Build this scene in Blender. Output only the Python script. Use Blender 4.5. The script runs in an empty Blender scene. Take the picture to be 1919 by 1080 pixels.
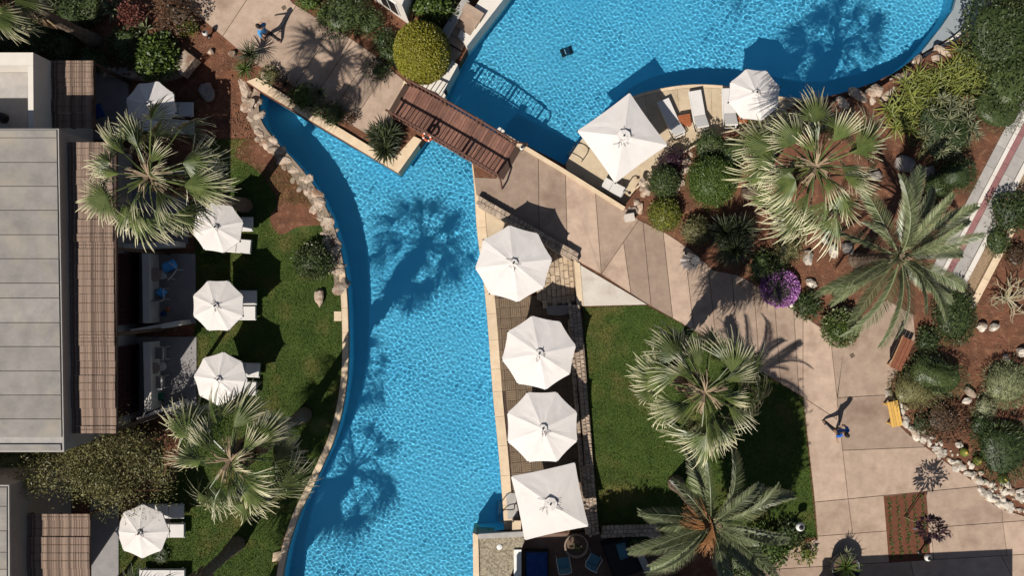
import bpy, bmesh, math, random
import numpy as np
from mathutils import Vector, Matrix, Euler
from mathutils.geometry import tessellate_polygon

sc = bpy.context.scene
COL = sc.collection
R = math.radians

# ------------------------------------------------------------------ camera, sky, sun, exposure
CAM_H = 35.0          # drone height above the lawn
SCALE = 43.03         # photo pixels per metre at ground level
cam = bpy.data.cameras.new('camera'); camo = bpy.data.objects.new('camera', cam); COL.objects.link(camo)
camo.location = (0, 0, CAM_H); cam.sensor_width = 36; cam.lens = 36 * SCALE * CAM_H / 1919; cam.clip_end = 1000
sc.camera = camo
SUN_EL = R(49); SHX, SHY = 0.56, 0.83            # shadows fall along +x*.56, +y*.83
world = bpy.data.worlds.new('World'); sc.world = world; world.use_nodes = True
wn = world.node_tree; sky = wn.nodes.new('ShaderNodeTexSky'); sky.sky_type = 'NISHITA'; sky.sun_disc = False
sky.sun_elevation = SUN_EL; sky.sun_rotation = math.atan2(-SHX, -SHY)
wn.links.new(sky.outputs[0], wn.nodes['Background'].inputs[0]); wn.nodes['Background'].inputs[1].default_value = 0.05
sun = bpy.data.lights.new('sun', 'SUN'); sun.energy = 5.0; sun.angle = R(0.5); sun.color = (1, .95, .87)
suno = bpy.data.objects.new('sun', sun); COL.objects.link(suno); suno.location = (-20, -30, 40)
suno.rotation_euler = Vector((SHX * math.cos(SUN_EL), SHY * math.cos(SUN_EL), -math.sin(SUN_EL))).to_track_quat('-Z', 'Y').to_euler()
sun.cycles.is_caustics_light = True              # the waves focus the sun on the pool floor
sc.view_settings.view_transform = 'Standard'; sc.view_settings.look = 'None'
sc.view_settings.exposure = 0.14; sc.view_settings.gamma = 1.0; sc.view_settings.use_curve_mapping = False
sc.cycles.use_denoising = True
sc.cycles.max_bounces = 8; sc.cycles.diffuse_bounces = 4; sc.cycles.glossy_bounces = 2; sc.cycles.transmission_bounces = 4

# ------------------------------------------------------------------ helpers
Z1 = 0.6              # level of the paths and the upper garden
def P(px, py, z=0.0):
    k = (1 - z / CAM_H) / SCALE
    return Vector(((px - 959.5) * k, (540 - py) * k, z))
def PP(pts, z=0.0): return [tuple(P(x, y, z)[:2]) for x, y in pts]
def area(poly): return sum(poly[i - 1][0] * poly[i][1] - poly[i][0] * poly[i - 1][1] for i in range(len(poly))) / 2
def ccw(poly): return poly if area(poly) > 0 else poly[::-1]
def inside(p, poly):
    x, y = p[0], p[1]; r = False; j = len(poly) - 1
    for i in range(len(poly)):
        xi, yi = poly[i][0], poly[i][1]; xj, yj = poly[j][0], poly[j][1]
        if (yi > y) != (yj > y) and x < (xj - xi) * (y - yi) / (yj - yi) + xi: r = not r
        j = i
    return r
def inside_np(X, Y, poly):
    r = np.zeros(X.shape, bool); j = len(poly) - 1
    for i in range(len(poly)):
        xi, yi = poly[i]; xj, yj = poly[j]
        if yi != yj:
            c = ((yi > Y) != (yj > Y)) & (X < (xj - xi) * (Y - yi) / (yj - yi) + xi); r ^= c
        j = i
    return r
def smooth(pts, n=4, closed=False):
    out = []; m = len(pts)
    for i in range(m if closed else m - 1):
        p0, p1, p2, p3 = (pts[(i - 1) % m] if closed or i else pts[0], pts[i], pts[(i + 1) % m], pts[(i + 2) % m] if closed or i + 2 < m else pts[-1])
        for k in range(n):
            t = k / n
            out.append(tuple(0.5 * (2 * b + (c - a) * t + (2 * a - 5 * b + 4 * c - d) * t * t + (3 * b - a - 3 * c + d) * t ** 3) for a, b, c, d in zip(p0, p1, p2, p3)))
    if not closed: out.append(tuple(pts[-1]))
    return out
def offset(line, d):
    out = []
    for i, p in enumerate(line):
        a = line[max(i - 1, 0)]; b = line[min(i + 1, len(line) - 1)]
        t = Vector((b[0] - a[0], b[1] - a[1])); t.normalize()
        out.append((p[0] - t.y * d, p[1] + t.x * d))
    return out
def strip(line, d0, d1): return offset(line, d0) + offset(line, d1)[::-1]
def inset(poly, d):
    poly = ccw(poly); q = []
    for p in poly:
        if not q or (abs(p[0] - q[-1][0]) + abs(p[1] - q[-1][1])) > 1e-4: q.append(p)
    n = len(q); out = []
    for i in range(n):
        a, b, c = Vector(q[i - 1]), Vector(q[i]), Vector(q[(i + 1) % n])
        u = (b - a).normalized(); v = (c - b).normalized()
        nu = Vector((-u.y, u.x)); nv = Vector((-v.y, v.x)); m = nu + nv
        k = m.length
        m = nu if k < .3 else m / k
        out.append(tuple(b + m * d / max(m.dot(nu), .4)))
    return out
def split(poly, a, b):
    a = Vector(a); n = Vector((-(b[1] - a[1]), b[0] - a[0])); res = []
    for s in (1, -1):
        o = []
        for i in range(len(poly)):
            p, q = Vector(poly[i - 1]), Vector(poly[i]); dp, dq = (p - a).dot(n) * s, (q - a).dot(n) * s
            if dp * dq < 0: o.append(tuple(p + (q - p) * (dp / (dp - dq))))
            if dq >= 0: o.append(tuple(q))
        res.append(o if len(o) > 2 and abs(area(o)) > .02 else None)
    return res
def split_all(polys, lines):
    for a, b in lines:
        polys = [h for p in polys for h in split(p, a, b) if h]
    return polys

def tag(o, label=None, cat=None, group=None, kind=None):
    if label: o['label'] = label
    if cat: o['category'] = cat
    if group: o['group'] = group
    if kind: o['kind'] = kind
    return o
def thing(name, label, cat, loc=(0, 0, 0), rz=0.0, group=None):
    o = bpy.data.objects.new(name, None); COL.objects.link(o); o.empty_display_size = .2
    o.location = loc; o.rotation_euler = (0, 0, rz); return tag(o, label, cat, group)
def link(name, me, parent=None, loc=(0, 0, 0), rot=(0, 0, 0), scale=(1, 1, 1)):
    o = bpy.data.objects.new(name, me); COL.objects.link(o); o.parent = parent
    o.location = loc; o.rotation_euler = rot; o.scale = scale; return o
def copy_tree(o, parent=None):
    c = o.copy(); COL.objects.link(c); c.parent = parent
    for ch in o.children: copy_tree(ch, c)
    return c

class MB:
    def __init__(s): s.v = []; s.f = []; s.t = []
    def add(s, vs, fs, t=0.0):
        k = len(s.v); s.v += [tuple(v) for v in vs]; s.f += [tuple(i + k for i in f) for f in fs]
        s.t += (t if isinstance(t, list) else [t] * len(vs)); return s
    def box(s, c, size, rz=0.0, rx=0.0, ry=0.0, taper=1.0):
        m = Euler((rx, ry, rz)).to_matrix(); vs = []
        for z in (-.5, .5):
            k = taper if z > 0 else 1
            for x, y in ((-.5, -.5), (.5, -.5), (.5, .5), (-.5, .5)):
                vs.append(m @ Vector((x * size[0] * k, y * size[1] * k, z * size[2])) + Vector(c))
        return s.add(vs, [(3, 2, 1, 0), (4, 5, 6, 7), (0, 1, 5, 4), (1, 2, 6, 5), (2, 3, 7, 6), (3, 0, 4, 7)])
    def beam(s, a, b, w, h):
        a, b = Vector(a), Vector(b); d = b - a
        m = d.to_track_quat('X', 'Z').to_matrix(); c = (a + b) / 2; vs = []
        for x in (-.5, .5):
            for y, z in ((-.5, -.5), (.5, -.5), (.5, .5), (-.5, .5)): vs.append(m @ Vector((x * d.length, y * w, z * h)) + c)
        return s.add(vs, [(0, 3, 2, 1), (4, 5, 6, 7), (0, 1, 5, 4), (1, 2, 6, 5), (2, 3, 7, 6), (3, 0, 4, 7)])
    def prism(s, poly, z0, z1, bottom=True):
        poly = ccw(poly); n = len(poly)
        vs = [(x, y, z0) for x, y in poly] + [(x, y, z1) for x, y in poly]
        fs = [tuple(range(n, 2 * n))] + [(i, (i + 1) % n, n + (i + 1) % n, n + i) for i in range(n)]
        if bottom: fs.append(tuple(range(n - 1, -1, -1)))
        return s.add(vs, fs)
    def tube(s, pts, rad, n=8, cap=True, t=None):
        pts = [Vector(p) for p in pts]; m = len(pts); vs = []; tt = []
        if not isinstance(rad, (list, tuple)): rad = [rad] * m
        ref = Vector((0.31, .17, .93))
        for i, p in enumerate(pts):
            d = (pts[min(i + 1, m - 1)] - pts[max(i - 1, 0)]).normalized()
            if abs(d.dot(ref)) > .98: ref = Vector((1, 0, 0))
            u = d.cross(ref).normalized(); w = d.cross(u)
            for k in range(n):
                a = 2 * math.pi * k / n; vs.append(p + (u * math.cos(a) + w * math.sin(a)) * rad[i]); tt.append(i / max(m - 1, 1) if t is None else t)
        fs = [(i * n + k, (i + 1) * n + k, (i + 1) * n + (k + 1) % n, i * n + (k + 1) % n) for i in range(m - 1) for k in range(n)]
        if cap: fs += [tuple(range(n)), tuple(range((m - 1) * n + n - 1, (m - 1) * n - 1, -1))]
        return s.add(vs, fs, tt)
    def lathe(s, prof, n=16, c=(0, 0, 0)):
        vs = [(c[0] + r * math.cos(2 * math.pi * k / n), c[1] + r * math.sin(2 * math.pi * k / n), c[2] + z) for r, z in prof for k in range(n)]
        fs = [(i * n + k, i * n + (k + 1) % n, (i + 1) * n + (k + 1) % n, (i + 1) * n + k) for i in range(len(prof) - 1) for k in range(n)]
        fs += [tuple(range(n - 1, -1, -1)), tuple(range((len(prof) - 1) * n, len(prof) * n))]
        return s.add(vs, fs)
    def mesh(s, name, mat, shade=False, org=(0, 0, 0), attr=False):
        me = bpy.data.meshes.new(name)
        v = s.v if tuple(org) == (0, 0, 0) else [(a - org[0], b - org[1], c - org[2]) for a, b, c in s.v]
        me.from_pydata(v, [], s.f)
        if mat: me.materials.append(mat)
        if shade: me.polygons.foreach_set('use_smooth', [True] * len(me.polygons))
        if attr:
            a = me.attributes.new('t', 'FLOAT', 'POINT'); a.data.foreach_set('value', s.t)
        me.update(); return me
    def build(s, name, mat, parent=None, shade=False, world=False, attr=False):
        org = parent.location if (world and parent) else (0, 0, 0)
        return link(name, s.mesh(name, mat, shade, org, attr), parent)
def solo(name, mb, mat, label, cat, group=None, shade=False):
    """a thing that is one mesh, its origin moved to its base"""
    xs = np.array(mb.v); org = ((xs[:, 0].min() + xs[:, 0].max()) / 2, (xs[:, 1].min() + xs[:, 1].max()) / 2, xs[:, 2].min())
    o = link(name, mb.mesh(name, mat, shade, org), None, org); return tag(o, label, cat, group)
def struct(name, mb, mat, shade=False):
    return tag(mb.build(name, mat, None, shade), kind='structure')

# ------------------------------------------------------------------ materials
def M(name, c1, c2=None, scale=3.0, rough=.8, bump=0.0, bscale=40.0, ovar=0.0, spec=.3, island=False, attr=None, detail=5.0, c3=None, metal=0.0, aniso=None, stain=None):
    m = bpy.data.materials.new(name); m.use_nodes = True; nt = m.node_tree; N = nt.nodes; L = nt.links
    b = N['Principled BSDF']; b.inputs['Roughness'].default_value = rough; b.inputs['Specular IOR Level'].default_value = spec; b.inputs['Metallic'].default_value = metal
    geo = N.new('ShaderNodeNewGeometry'); pos = geo.outputs['Position']
    if aniso:
        mp = N.new('ShaderNodeMapping'); mp.inputs['Scale'].default_value = aniso; L.new(pos, mp.inputs[0]); pos = mp.outputs[0]
    c2 = c2 or tuple(x * .8 for x in c1)
    mix = N.new('ShaderNodeMix'); mix.data_type = 'RGBA'
    mix.inputs['A'].default_value = (*c1, 1); mix.inputs['B'].default_value = (*c2, 1)
    if island: L.new(geo.outputs['Random Per Island'], mix.inputs['Factor'])
    else:
        no = N.new('ShaderNodeTexNoise'); no.inputs['Scale'].default_value = scale; no.inputs['Detail'].default_value = detail; no.inputs['Roughness'].default_value = .62
        L.new(pos, no.inputs['Vector']); rp = N.new('ShaderNodeMapRange'); rp.inputs['From Min'].default_value = .3; rp.inputs['From Max'].default_value = .7
        L.new(no.outputs['Fac'], rp.inputs['Value']); L.new(rp.outputs[0], mix.inputs['Factor'])
    out = mix.outputs['Result']
    if attr:                                     # colour runs along a leaf towards its (dry) tip
        at = N.new('ShaderNodeAttribute'); at.attribute_name = 't'; mx = N.new('ShaderNodeMix'); mx.data_type = 'RGBA'
        mr = N.new('ShaderNodeMapRange'); mr.inputs['From Min'].default_value = attr[1]; mr.inputs['From Max'].default_value = attr[2]; mr.interpolation_type = 'SMOOTHSTEP'
        L.new(at.outputs['Fac'], mr.inputs['Value']); L.new(mr.outputs[0], mx.inputs['Factor'])
        L.new(out, mx.inputs['A']); mx.inputs['B'].default_value = (*attr[0], 1); out = mx.outputs['Result']
    if stain:
        n2 = N.new('ShaderNodeTexNoise'); n2.inputs['Scale'].default_value = stain[1]; n2.inputs['Detail'].default_value = 6; L.new(geo.outputs['Position'], n2.inputs['Vector'])
        r2 = N.new('ShaderNodeMapRange'); r2.inputs['From Min'].default_value = stain[2]; r2.inputs['From Max'].default_value = stain[3]; L.new(n2.outputs['Fac'], r2.inputs['Value'])
        mx = N.new('ShaderNodeMix'); mx.data_type = 'RGBA'; L.new(r2.outputs[0], mx.inputs['Factor']); L.new(out, mx.inputs['A']); mx.inputs['B'].default_value = (*stain[0], 1); out = mx.outputs['Result']
    if ovar:
        oi = N.new('ShaderNodeObjectInfo'); mr = N.new('ShaderNodeMapRange'); mr.inputs['To Min'].default_value = 1 - ovar; mr.inputs['To Max'].default_value = 1 + ovar
        L.new(oi.outputs['Random'], mr.inputs['Value']); hs = N.new('ShaderNodeHueSaturation'); L.new(mr.outputs[0], hs.inputs['Value']); L.new(out, hs.inputs['Color']); out = hs.outputs[0]
    L.new(out, b.inputs['Base Color'])
    if bump:
        bn = N.new('ShaderNodeTexNoise'); bn.inputs['Scale'].default_value = bscale; bn.inputs['Detail'].default_value = 4; L.new(geo.outputs['Position'], bn.inputs['Vector'])
        bp = N.new('ShaderNodeBump'); bp.inputs['Strength'].default_value = bump; bp.inputs['Distance'].default_value = .05; L.new(bn.outputs['Fac'], bp.inputs['Height']); L.new(bp.outputs[0], b.inputs['Normal'])
    return m
m_soil = M('red_soil', (.175, .072, .038), (.085, .039, .023), 1.6, .95, .9, 14, stain=((.25, .125, .07), 3.5, .52, .78))
m_conc = M('path_concrete', (.41, .300, .225), (.305, .220, .165), 2.6, .85, .25, 60, ovar=.26, stain=((.19, .125, .088), .8, .52, .82))
m_joint = M('joint_filler', (.13, .085, .06), None, 6, .95)
m_cream = M('cream_stone', (.66, .52, .36), (.55, .41, .27), 2.5, .75, .1, 30, ovar=.06)
m_tan = M('deck_limestone', (.54, .43, .30), (.43, .335, .225), 1.6, .8, .15, 30, ovar=.06, stain=((.35, .26, .16), 2.6, .58, .8))
m_white = M('white_render', (.66, .61, .55), (.58, .53, .47), 1.2, .85, .1, 50)
m_grey = M('grey_render', (.30, .27, .25), (.25, .225, .21), 1.2, .85, .1, 50)
m_slabw = M('painted_slab', (.58, .52, .45), (.47, .41, .35), 1.6, .8, .2, 50, stain=((.36, .30, .24), 1.5, .53, .8))
m_roof = M('roof_screed', (.29, .265, .24), (.20, .185, .17), 1.6, .9, .3, 40, ovar=.10, stain=((.33, .285, .225), .9, .5, .8))
m_terr = M('terrace_tile', (.26, .24, .235), (.20, .185, .18), 2, .7)
m_lawn = M('turf', (.060, .090, .016), (.034, .056, .010), 1.3, .95, .6, 30, stain=((.16, .12, .04), .7, .52, .78))
m_grass = M('grass_blades', (.062, .125, .016), (.13, .185, .034), 1, .7, island=True, spec=.15, stain=((.17, .135, .045), .75, .54, .80))
m_reed = M('reed_matting', (.29, .205, .155), (.10, .066, .05), 9, .9, island=True)
m_beam = M('dark_timber', (.06, .035, .025), None, 5, .8)
m_plank = M('bridge_timber', (.21, .105, .075), (.15, .07, .05), 3, .65, .2, 30, ovar=.28, aniso=(1, 1, 1))
m_rail = M('rail_timber', (.13, .062, .045), (.09, .042, .03), 4, .6)
m_decktile = M('hardwood_tile', (.20, .14, .09), (.14, .098, .062), 5, .75, ovar=.16)
m_stone = M('wall_stone', (.42, .33, .25), (.28, .21, .16), 4, .9, .5, 16, ovar=.22)
m_pav = M('paving_stone', (.47, .36, .25), (.33, .25, .17), 4, .85, .4, 16, ovar=.2)
m_mortar = M('mortar', (.26, .20, .15), None, 8, .95, .3, 30)
m_rock = M('pale_rock', (.48, .385, .30), (.26, .19, .14), 4.5, .9, .9, 9, ovar=.28, stain=((.22, .13, .085), 2.3, .52, .68))
m_wrock = M('white_rock', (.60, .55, .47), (.36, .30, .24), 5, .9, .8, 12, ovar=.25, stain=((.25, .15, .09), 3.1, .52, .68))
m_pebble = M('soil_pebble', (.26, .13, .075), (.15, .075, .045), 9, .95, ovar=.2)
m_grock = M('grey_rock', (.27, .24, .215), (.17, .15, .13), 4, .9, .6, 10)
m_canvas = M('white_canvas', (.66, .615, .585), (.61, .565, .535), 1.1, .85, .05, 90, ovar=.04, stain=((.57, .52, .48), 2.3, .55, .9))
m_cush = M('white_cushion', (.62, .585, .56), (.56, .53, .50), 1.5, .9, .05, 80)
m_metal = M('white_metal', (.70, .68, .66), None, 2, .4)
m_dark = M('black_metal', (.02, .018, .018), None, 2, .4)
m_steel = M('steel', (.55, .56, .58), None, 2, .25, metal=1)
m_teak = M('teak_orange', (.36, .115, .045), (.27, .08, .03), 6, .55)
m_benchb = M('brown_bench', (.23, .085, .045), (.17, .06, .03), 6, .6, ovar=.12)
m_bencht = M('tan_bench', (.46, .26, .13), (.38, .2, .1), 6, .6, ovar=.1)
m_benchy = M('yellow_bench', (.66, .40, .10), (.54, .31, .08), 5, .55, ovar=.1)
m_trunk = M('palm_bark', (.19, .135, .095), (.085, .06, .042), 7, .95, .9, 12)
m_bark = M('twig_bark', (.16, .11, .075), (.09, .06, .04), 8, .95)
m_fan = M('fan_frond', (.12, .145, .04), (.045, .068, .016), 2.2, .42, attr=((.60, .55, .36), .46, .98), spec=.5, ovar=.25)
m_fandry = M('dry_frond', (.30, .21, .12), (.20, .135, .08), 3, .8, ovar=.2)
m_date = M('date_frond', (.05, .07, .026), (.23, .25, .13), 3, .42, island=True, attr=((.30, .28, .17), .7, 1.05), spec=.5, ovar=.25)
m_datedry = M('dry_stalk', (.34, .25, .16), None, 5, .8)
m_fruit = M('orange_fruit_stalk', (.27, .125, .045), (.17, .07, .025), 9, .6)
def leafm(name, a, b, rough=.5, spec=.35): return M(name, a, b, 1, rough, island=True, spec=spec)
m_topi = leafm('topiary_leaf', (.235, .215, .022), (.15, .145, .016))
m_lgreen = leafm('bright_leaf', (.085, .125, .022), (.035, .06, .010))
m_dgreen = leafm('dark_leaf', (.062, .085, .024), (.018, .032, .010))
m_ygreen = leafm('yellow_green_leaf', (.15, .155, .022), (.06, .075, .012))
m_olive = leafm('olive_leaf', (.185, .165, .068), (.07, .07, .026))
m_wispy = leafm('wispy_leaf', (.215, .195, .072), (.075, .078, .027))
m_brown = leafm('bronze_leaf', (.11, .055, .03), (.045, .03, .016))
m_pgreen = leafm('pale_green_leaf', (.20, .215, .105), (.085, .10, .042))
m_aloe = leafm('aloe_leaf', (.21, .22, .045), (.10, .12, .025))
m_greyaloe = leafm('grey_aloe_leaf', (.21, .215, .12), (.10, .11, .055))
m_sword = leafm('sword_leaf', (.055, .065, .025), (.016, .024, .010))
m_purple = leafm('purple_flower', (.46, .20, .46), (.25, .09, .29))
m_red = leafm('red_leaf', (.17, .05, .035), (.08, .035, .025))
m_plumleaf = leafm('plum_leaf', (.045, .018, .028), (.02, .01, .016))
m_cactus = M('barrel_cactus', (.17, .19, .03), (.10, .12, .02), 8, .6)
m_dryb = leafm('dry_branch', (.42, .36, .23), (.22, .18, .11))
m_blue = M('blue_shirt', (.02, .13, .46), (.015, .09, .36), 8, .8)
m_blue2 = M('light_blue_shirt', (.10, .32, .58), (.06, .22, .45), 8, .8)
m_towel = M('blue_towel', (.12, .42, .80), (.08, .33, .7), 6, .95)
m_navy = M('navy_cushion', (.012, .055, .22), (.01, .04, .16), 5, .9)
m_teal = M('teal_cushion', (.10, .23, .30), (.08, .19, .25), 5, .9)
m_skin = M('skin', (.40, .22, .14), None, 6, .6)
m_hair = M('dark_hair', (.018, .012, .01), None, 20, .6)
m_trou = M('dark_trousers', (.03, .028, .03), None, 8, .85)
m_orange = M('orange_plastic', (.48, .11, .04), None, 4, .5)
m_pot = M('terracotta_pot', (.33, .24, .19), (.25, .18, .14), 4, .85)
m_darkpot = M('dark_glazed_pot', (.025, .022, .03), None, 4, .3)
m_gravel = M('pebble_wash', (.42, .36, .26), (.13, .105, .075), 13, .9, .5, 60, detail=2)
m_sandst = M('sandstone_gravel', (.34, .24, .15), (.22, .15, .09), 16, .95, .5, 50)
m_redstripe = M('red_paving', (.27, .13, .125), (.22, .10, .10), 3, .85, ovar=.1)
m_greypav = M('grey_paving', (.40, .37, .34), (.31, .29, .27), 3, .85, ovar=.1)
m_glass = M('window_glass', (.02, .022, .025), None, 2, .12, spec=.6)
m_green = M('green_cloth', (.02, .14, .08), None, 5, .9)
m_whiteb = M('white_globe', (.80, .78, .74), None, 3, .4)
m_curtain = M('red_curtain', (.05, .012, .018), None, 5, .9)
m_pool = M('pool_paint', (.21, .525, .67), (.155, .465, .63), .5, .7)
m_robot = M('robot_plastic', (.02, .04, .075), None, 4, .4)
m_gutter = M('gutter_tile', (.27, .30, .31), (.22, .25, .265), 2, .6)
m_water = bpy.data.materials.new('pool_water'); m_water.use_nodes = True
_n = m_water.node_tree; _n.nodes.clear(); _o = _n.nodes.new('ShaderNodeOutputMaterial'); _g = _n.nodes.new('ShaderNodeBsdfGlass')
_g.inputs['Roughness'].default_value = 0; _g.inputs['IOR'].default_value = 1.33; _g.inputs['Color'].default_value = (.68, .93, 1, 1); _n.links.new(_g.outputs[0], _o.inputs[0])

# ------------------------------------------------------------------ pool, ground, terraces of terrain
RNG = random.Random(7)
bank_left = smooth([(488, 172), (485, 200), (490, 226), (505, 250), (525, 273), (548, 297), (570, 323), (590, 351), (607, 381), (621, 412), (632, 446), (641, 482), (647, 517), (650, 552), (652, 592), (653, 640), (652, 690), (648, 730), (641, 770), (632, 806), (620, 840), (605, 873), (590, 905), (575, 936), (560, 968), (548, 1001), (538, 1037), (530, 1080), (524, 1140), (522, 1210)], 3)
bank_right = smooth([(884, 307), (889, 360), (893, 427), (900, 483), (908, 547), (914, 612), (920, 693), (925, 757), (933, 837), (940, 920), (945, 994)], 3)
deck_edge = smooth([(1058, 309), (1070, 290), (1092, 258), (1120, 228), (1155, 197), (1193, 177), (1247, 164), (1299, 158), (1356, 160), (1410, 168), (1461, 180), (1496, 184), (1552, 180), (1619, 161), (1672, 138), (1706, 114), (1732, 90), (1762, 52), (1786, 17), (1797, -20), (1810, -110)], 3)
bank_top = [(1000, -80), (945, 0), (875, 92), (860, 118), (828, 182), (800, 251), (745, 326)]
pool_px = bank_left + [(889, 1210), (889, 1000)] + bank_right[::-1] + [(933, 244)] + deck_edge + [(1000, -110)] + bank_top
pool = PP(pool_px, 0)

terr_right_px = [(933, 243), (886, 307), (893, 362), (1083, 490), (1089, 575), (1118, 1000), (1230, 1002), (1268, 1045), (1300, 1260), (3300, 1260), (3300, -700), (1960, -700), (1885, -30), (1850, 25), (1800, 72), (1745, 100), (1700, 130), (1640, 170), (1560, 192), (1490, 196), (1440, 226), (1400, 243), (1351, 253), (1312, 270), (1286, 287), (1255, 301), (1219, 336), (1195, 354), (1170, 386), (1060, 319)]
terr_left_px = [(828, 182), (800, 251), (745, 324), (487, 171), (455, 150), (440, 128), (385, 98), (350, 128), (300, 143), (185, 136), (150, 96), (-900, 96), (-900, -700), (1005, -700), (1005, -82), (945, 0), (875, 92), (860, 118)]
TR, TL = PP(terr_right_px, Z1), PP(terr_left_px, Z1)
# ground: one sheet to the horizon with the pool cut out
G = 450
tri_in = [[Vector((-G, -G, 0)), Vector((G, -G, 0)), Vector((G, G, 0)), Vector((-G, G, 0))], [Vector((*p, 0)) for p in ccw(pool)[::-1]]]
flat = [v for lp in tri_in for v in lp]
mb = MB(); mb.add(flat, tessellate_polygon(tri_in)); struct('ground', mb, m_soil)
mb = MB(); mb.prism(TR, -.5, Z1 - .03, False); struct('garden_terrain', mb, m_soil)
mb = MB(); mb.prism(TL, -.5, Z1 - .03, False); struct('upper_terrain', mb, m_soil)
# pool shell
DEPTH = -1.75
mb = MB(); pw = ccw(pool); n = len(pw)
mb.add([(x, y, DEPTH) for x, y in pw], [tuple(range(n))])
mb.add([(x, y, DEPTH) for x, y in pw] + [(x, y, -.02) for x, y in pw], [(i, n + i, n + (i + 1) % n, (i + 1) % n) for i in range(n)])
basin = struct('pool_basin', mb, m_pool); basin.cycles.is_caustics_receiver = True
# water with real waves
wr = np.random.default_rng(3); waves = []
for lo, hi, cnt, amp in ((.115, .18, 18, .016), (.18, .30, 18, .018), (.35, .6, 8, .011), (1.0, 2.4, 5, .007)):
    for _ in range(cnt): waves.append((2 * math.pi / wr.uniform(lo, hi), wr.uniform(0, 6.283), wr.uniform(0, 6.283), amp))
step = .026; xs = np.array(pool)
gx = np.arange(xs[:, 0].min() - .15, xs[:, 0].max() + .15, step); gy = np.arange(xs[:, 1].min() - .15, xs[:, 1].max() + .15, step)
X, Y = np.meshgrid(gx, gy)
def near_pool(X, Y, d=.11):
    r = inside_np(X, Y, pool)
    for dx, dy in ((d, 0), (-d, 0), (0, d), (0, -d)): r |= inside_np(X + dx, Y + dy, pool)
    return r
keep = near_pool(X[:-1, :-1] + step / 2, Y[:-1, :-1] + step / 2)
Zw = np.zeros_like(X)
calm = .62 + .2 * np.sin(X * .31 + 1.2 + .6 * np.sin(Y * .5)) * np.cos(Y * .27 - .4) + .16 * np.sin(X * .9 + Y * .7) * np.sin(Y * 1.1 - X * .4 + 1)
for k, a, p, A in waves: Zw += A / k * .55 * np.sin(k * (X * math.cos(a) + Y * math.sin(a)) + p)
Zw = Zw * calm * .92 - .14
ids = np.arange(X.size).reshape(X.shape)
q = np.stack([ids[:-1, :-1][keep], ids[:-1, 1:][keep], ids[1:, 1:][keep], ids[1:, :-1][keep]], 1)
used, inv = np.unique(q.ravel(), return_inverse=True)
me = bpy.data.meshes.new('water'); vv = np.stack([X.ravel()[used], Y.ravel()[used], Zw.ravel()[used]], 1)
me.vertices.add(len(vv)); me.vertices.foreach_set('co', vv.ravel()); me.loops.add(q.size); me.loops.foreach_set('vertex_index', inv.ravel())
me.polygons.add(len(q)); me.polygons.foreach_set('loop_start', np.arange(0, q.size, 4)); me.update(); me.validate()
me.polygons.foreach_set('use_smooth', [True] * len(me.polygons)); me.materials.append(m_water)
water = tag(link('water', me), kind='structure'); water.cycles.is_caustics_caster = True

# ------------------------------------------------------------------ stones and rocks (shared meshes)
def rounded_box(seed, mat, name):
    r = random.Random(seed); bm = bmesh.new(); bmesh.ops.create_cube(bm, size=1)
    for v in bm.verts: v.co += Vector((r.uniform(-.08, .08), r.uniform(-.08, .08), r.uniform(-.04, .04)))
    bmesh.ops.bevel(bm, geom=bm.edges[:], offset=.09, segments=1, affect='EDGES')
    me = bpy.data.meshes.new(name); bm.to_mesh(me); bm.free(); me.materials.append(mat); return me
def rock_mesh(seed, mat, name):
    r = random.Random(seed); bm = bmesh.new(); bmesh.ops.create_icosphere(bm, subdivisions=2, radius=.5)
    pl = [(Vector((r.gauss(0, 1), r.gauss(0, 1), r.gauss(0, .8))).normalized(), r.uniform(.28, .44)) for _ in range(11)]
    for v in bm.verts:
        for d, k in pl:
            e = v.co.dot(d) - k
            if e > 0: v.co -= d * e
        v.co += Vector((r.uniform(-.025, .025), r.uniform(-.025, .025), r.uniform(-.025, .025)))
    me = bpy.data.meshes.new(name); bm.to_mesh(me); bm.free(); me.materials.append(mat); return me
STONE = [rounded_box(i, m_stone, 'stone') for i in range(6)]
PAVER = [rounded_box(20 + i, m_pav, 'paver') for i in range(6)]
ROCK = [rock_mesh(i, m_rock, 'stone') for i in range(7)]
WROCK = [rock_mesh(40 + i, m_wrock, 'stone') for i in range(7)]
GROCK = [rock_mesh(60 + i, m_grock, 'rock') for i in range(4)]
def stones_in(parent, poly, ztop, sx, sy, h, meshes, ang, name='stone', gap=.025, limit=290):
    c, s = math.cos(ang), math.sin(ang); loc = [(x * c + y * s, -x * s + y * c) for x, y in poly]
    x0, x1 = min(p[0] for p in loc), max(p[0] for p in loc); y0, y1 = min(p[1] for p in loc), max(p[1] for p in loc)
    y = y0; cnt = 0
    while y < y1 and cnt < limit:
        hh = sy * RNG.uniform(.8, 1.2); x = x0 - RNG.uniform(0, sx)
        while x < x1:
            w = sx * RNG.uniform(.65, 1.35); p = (x + w / 2, y + hh / 2)
            if inside(p, loc) and cnt < limit:
                z = ztop + RNG.uniform(-.012, .012)
                link(name, RNG.choice(meshes), parent, (p[0] * c - p[1] * s - parent.location.x, p[0] * s + p[1] * c - parent.location.y, z - h / 2 - parent.location.z), (0, 0, ang + RNG.uniform(-.04, .04)), (w - gap, hh - gap, h)); cnt += 1
            x += w
        y += hh
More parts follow.
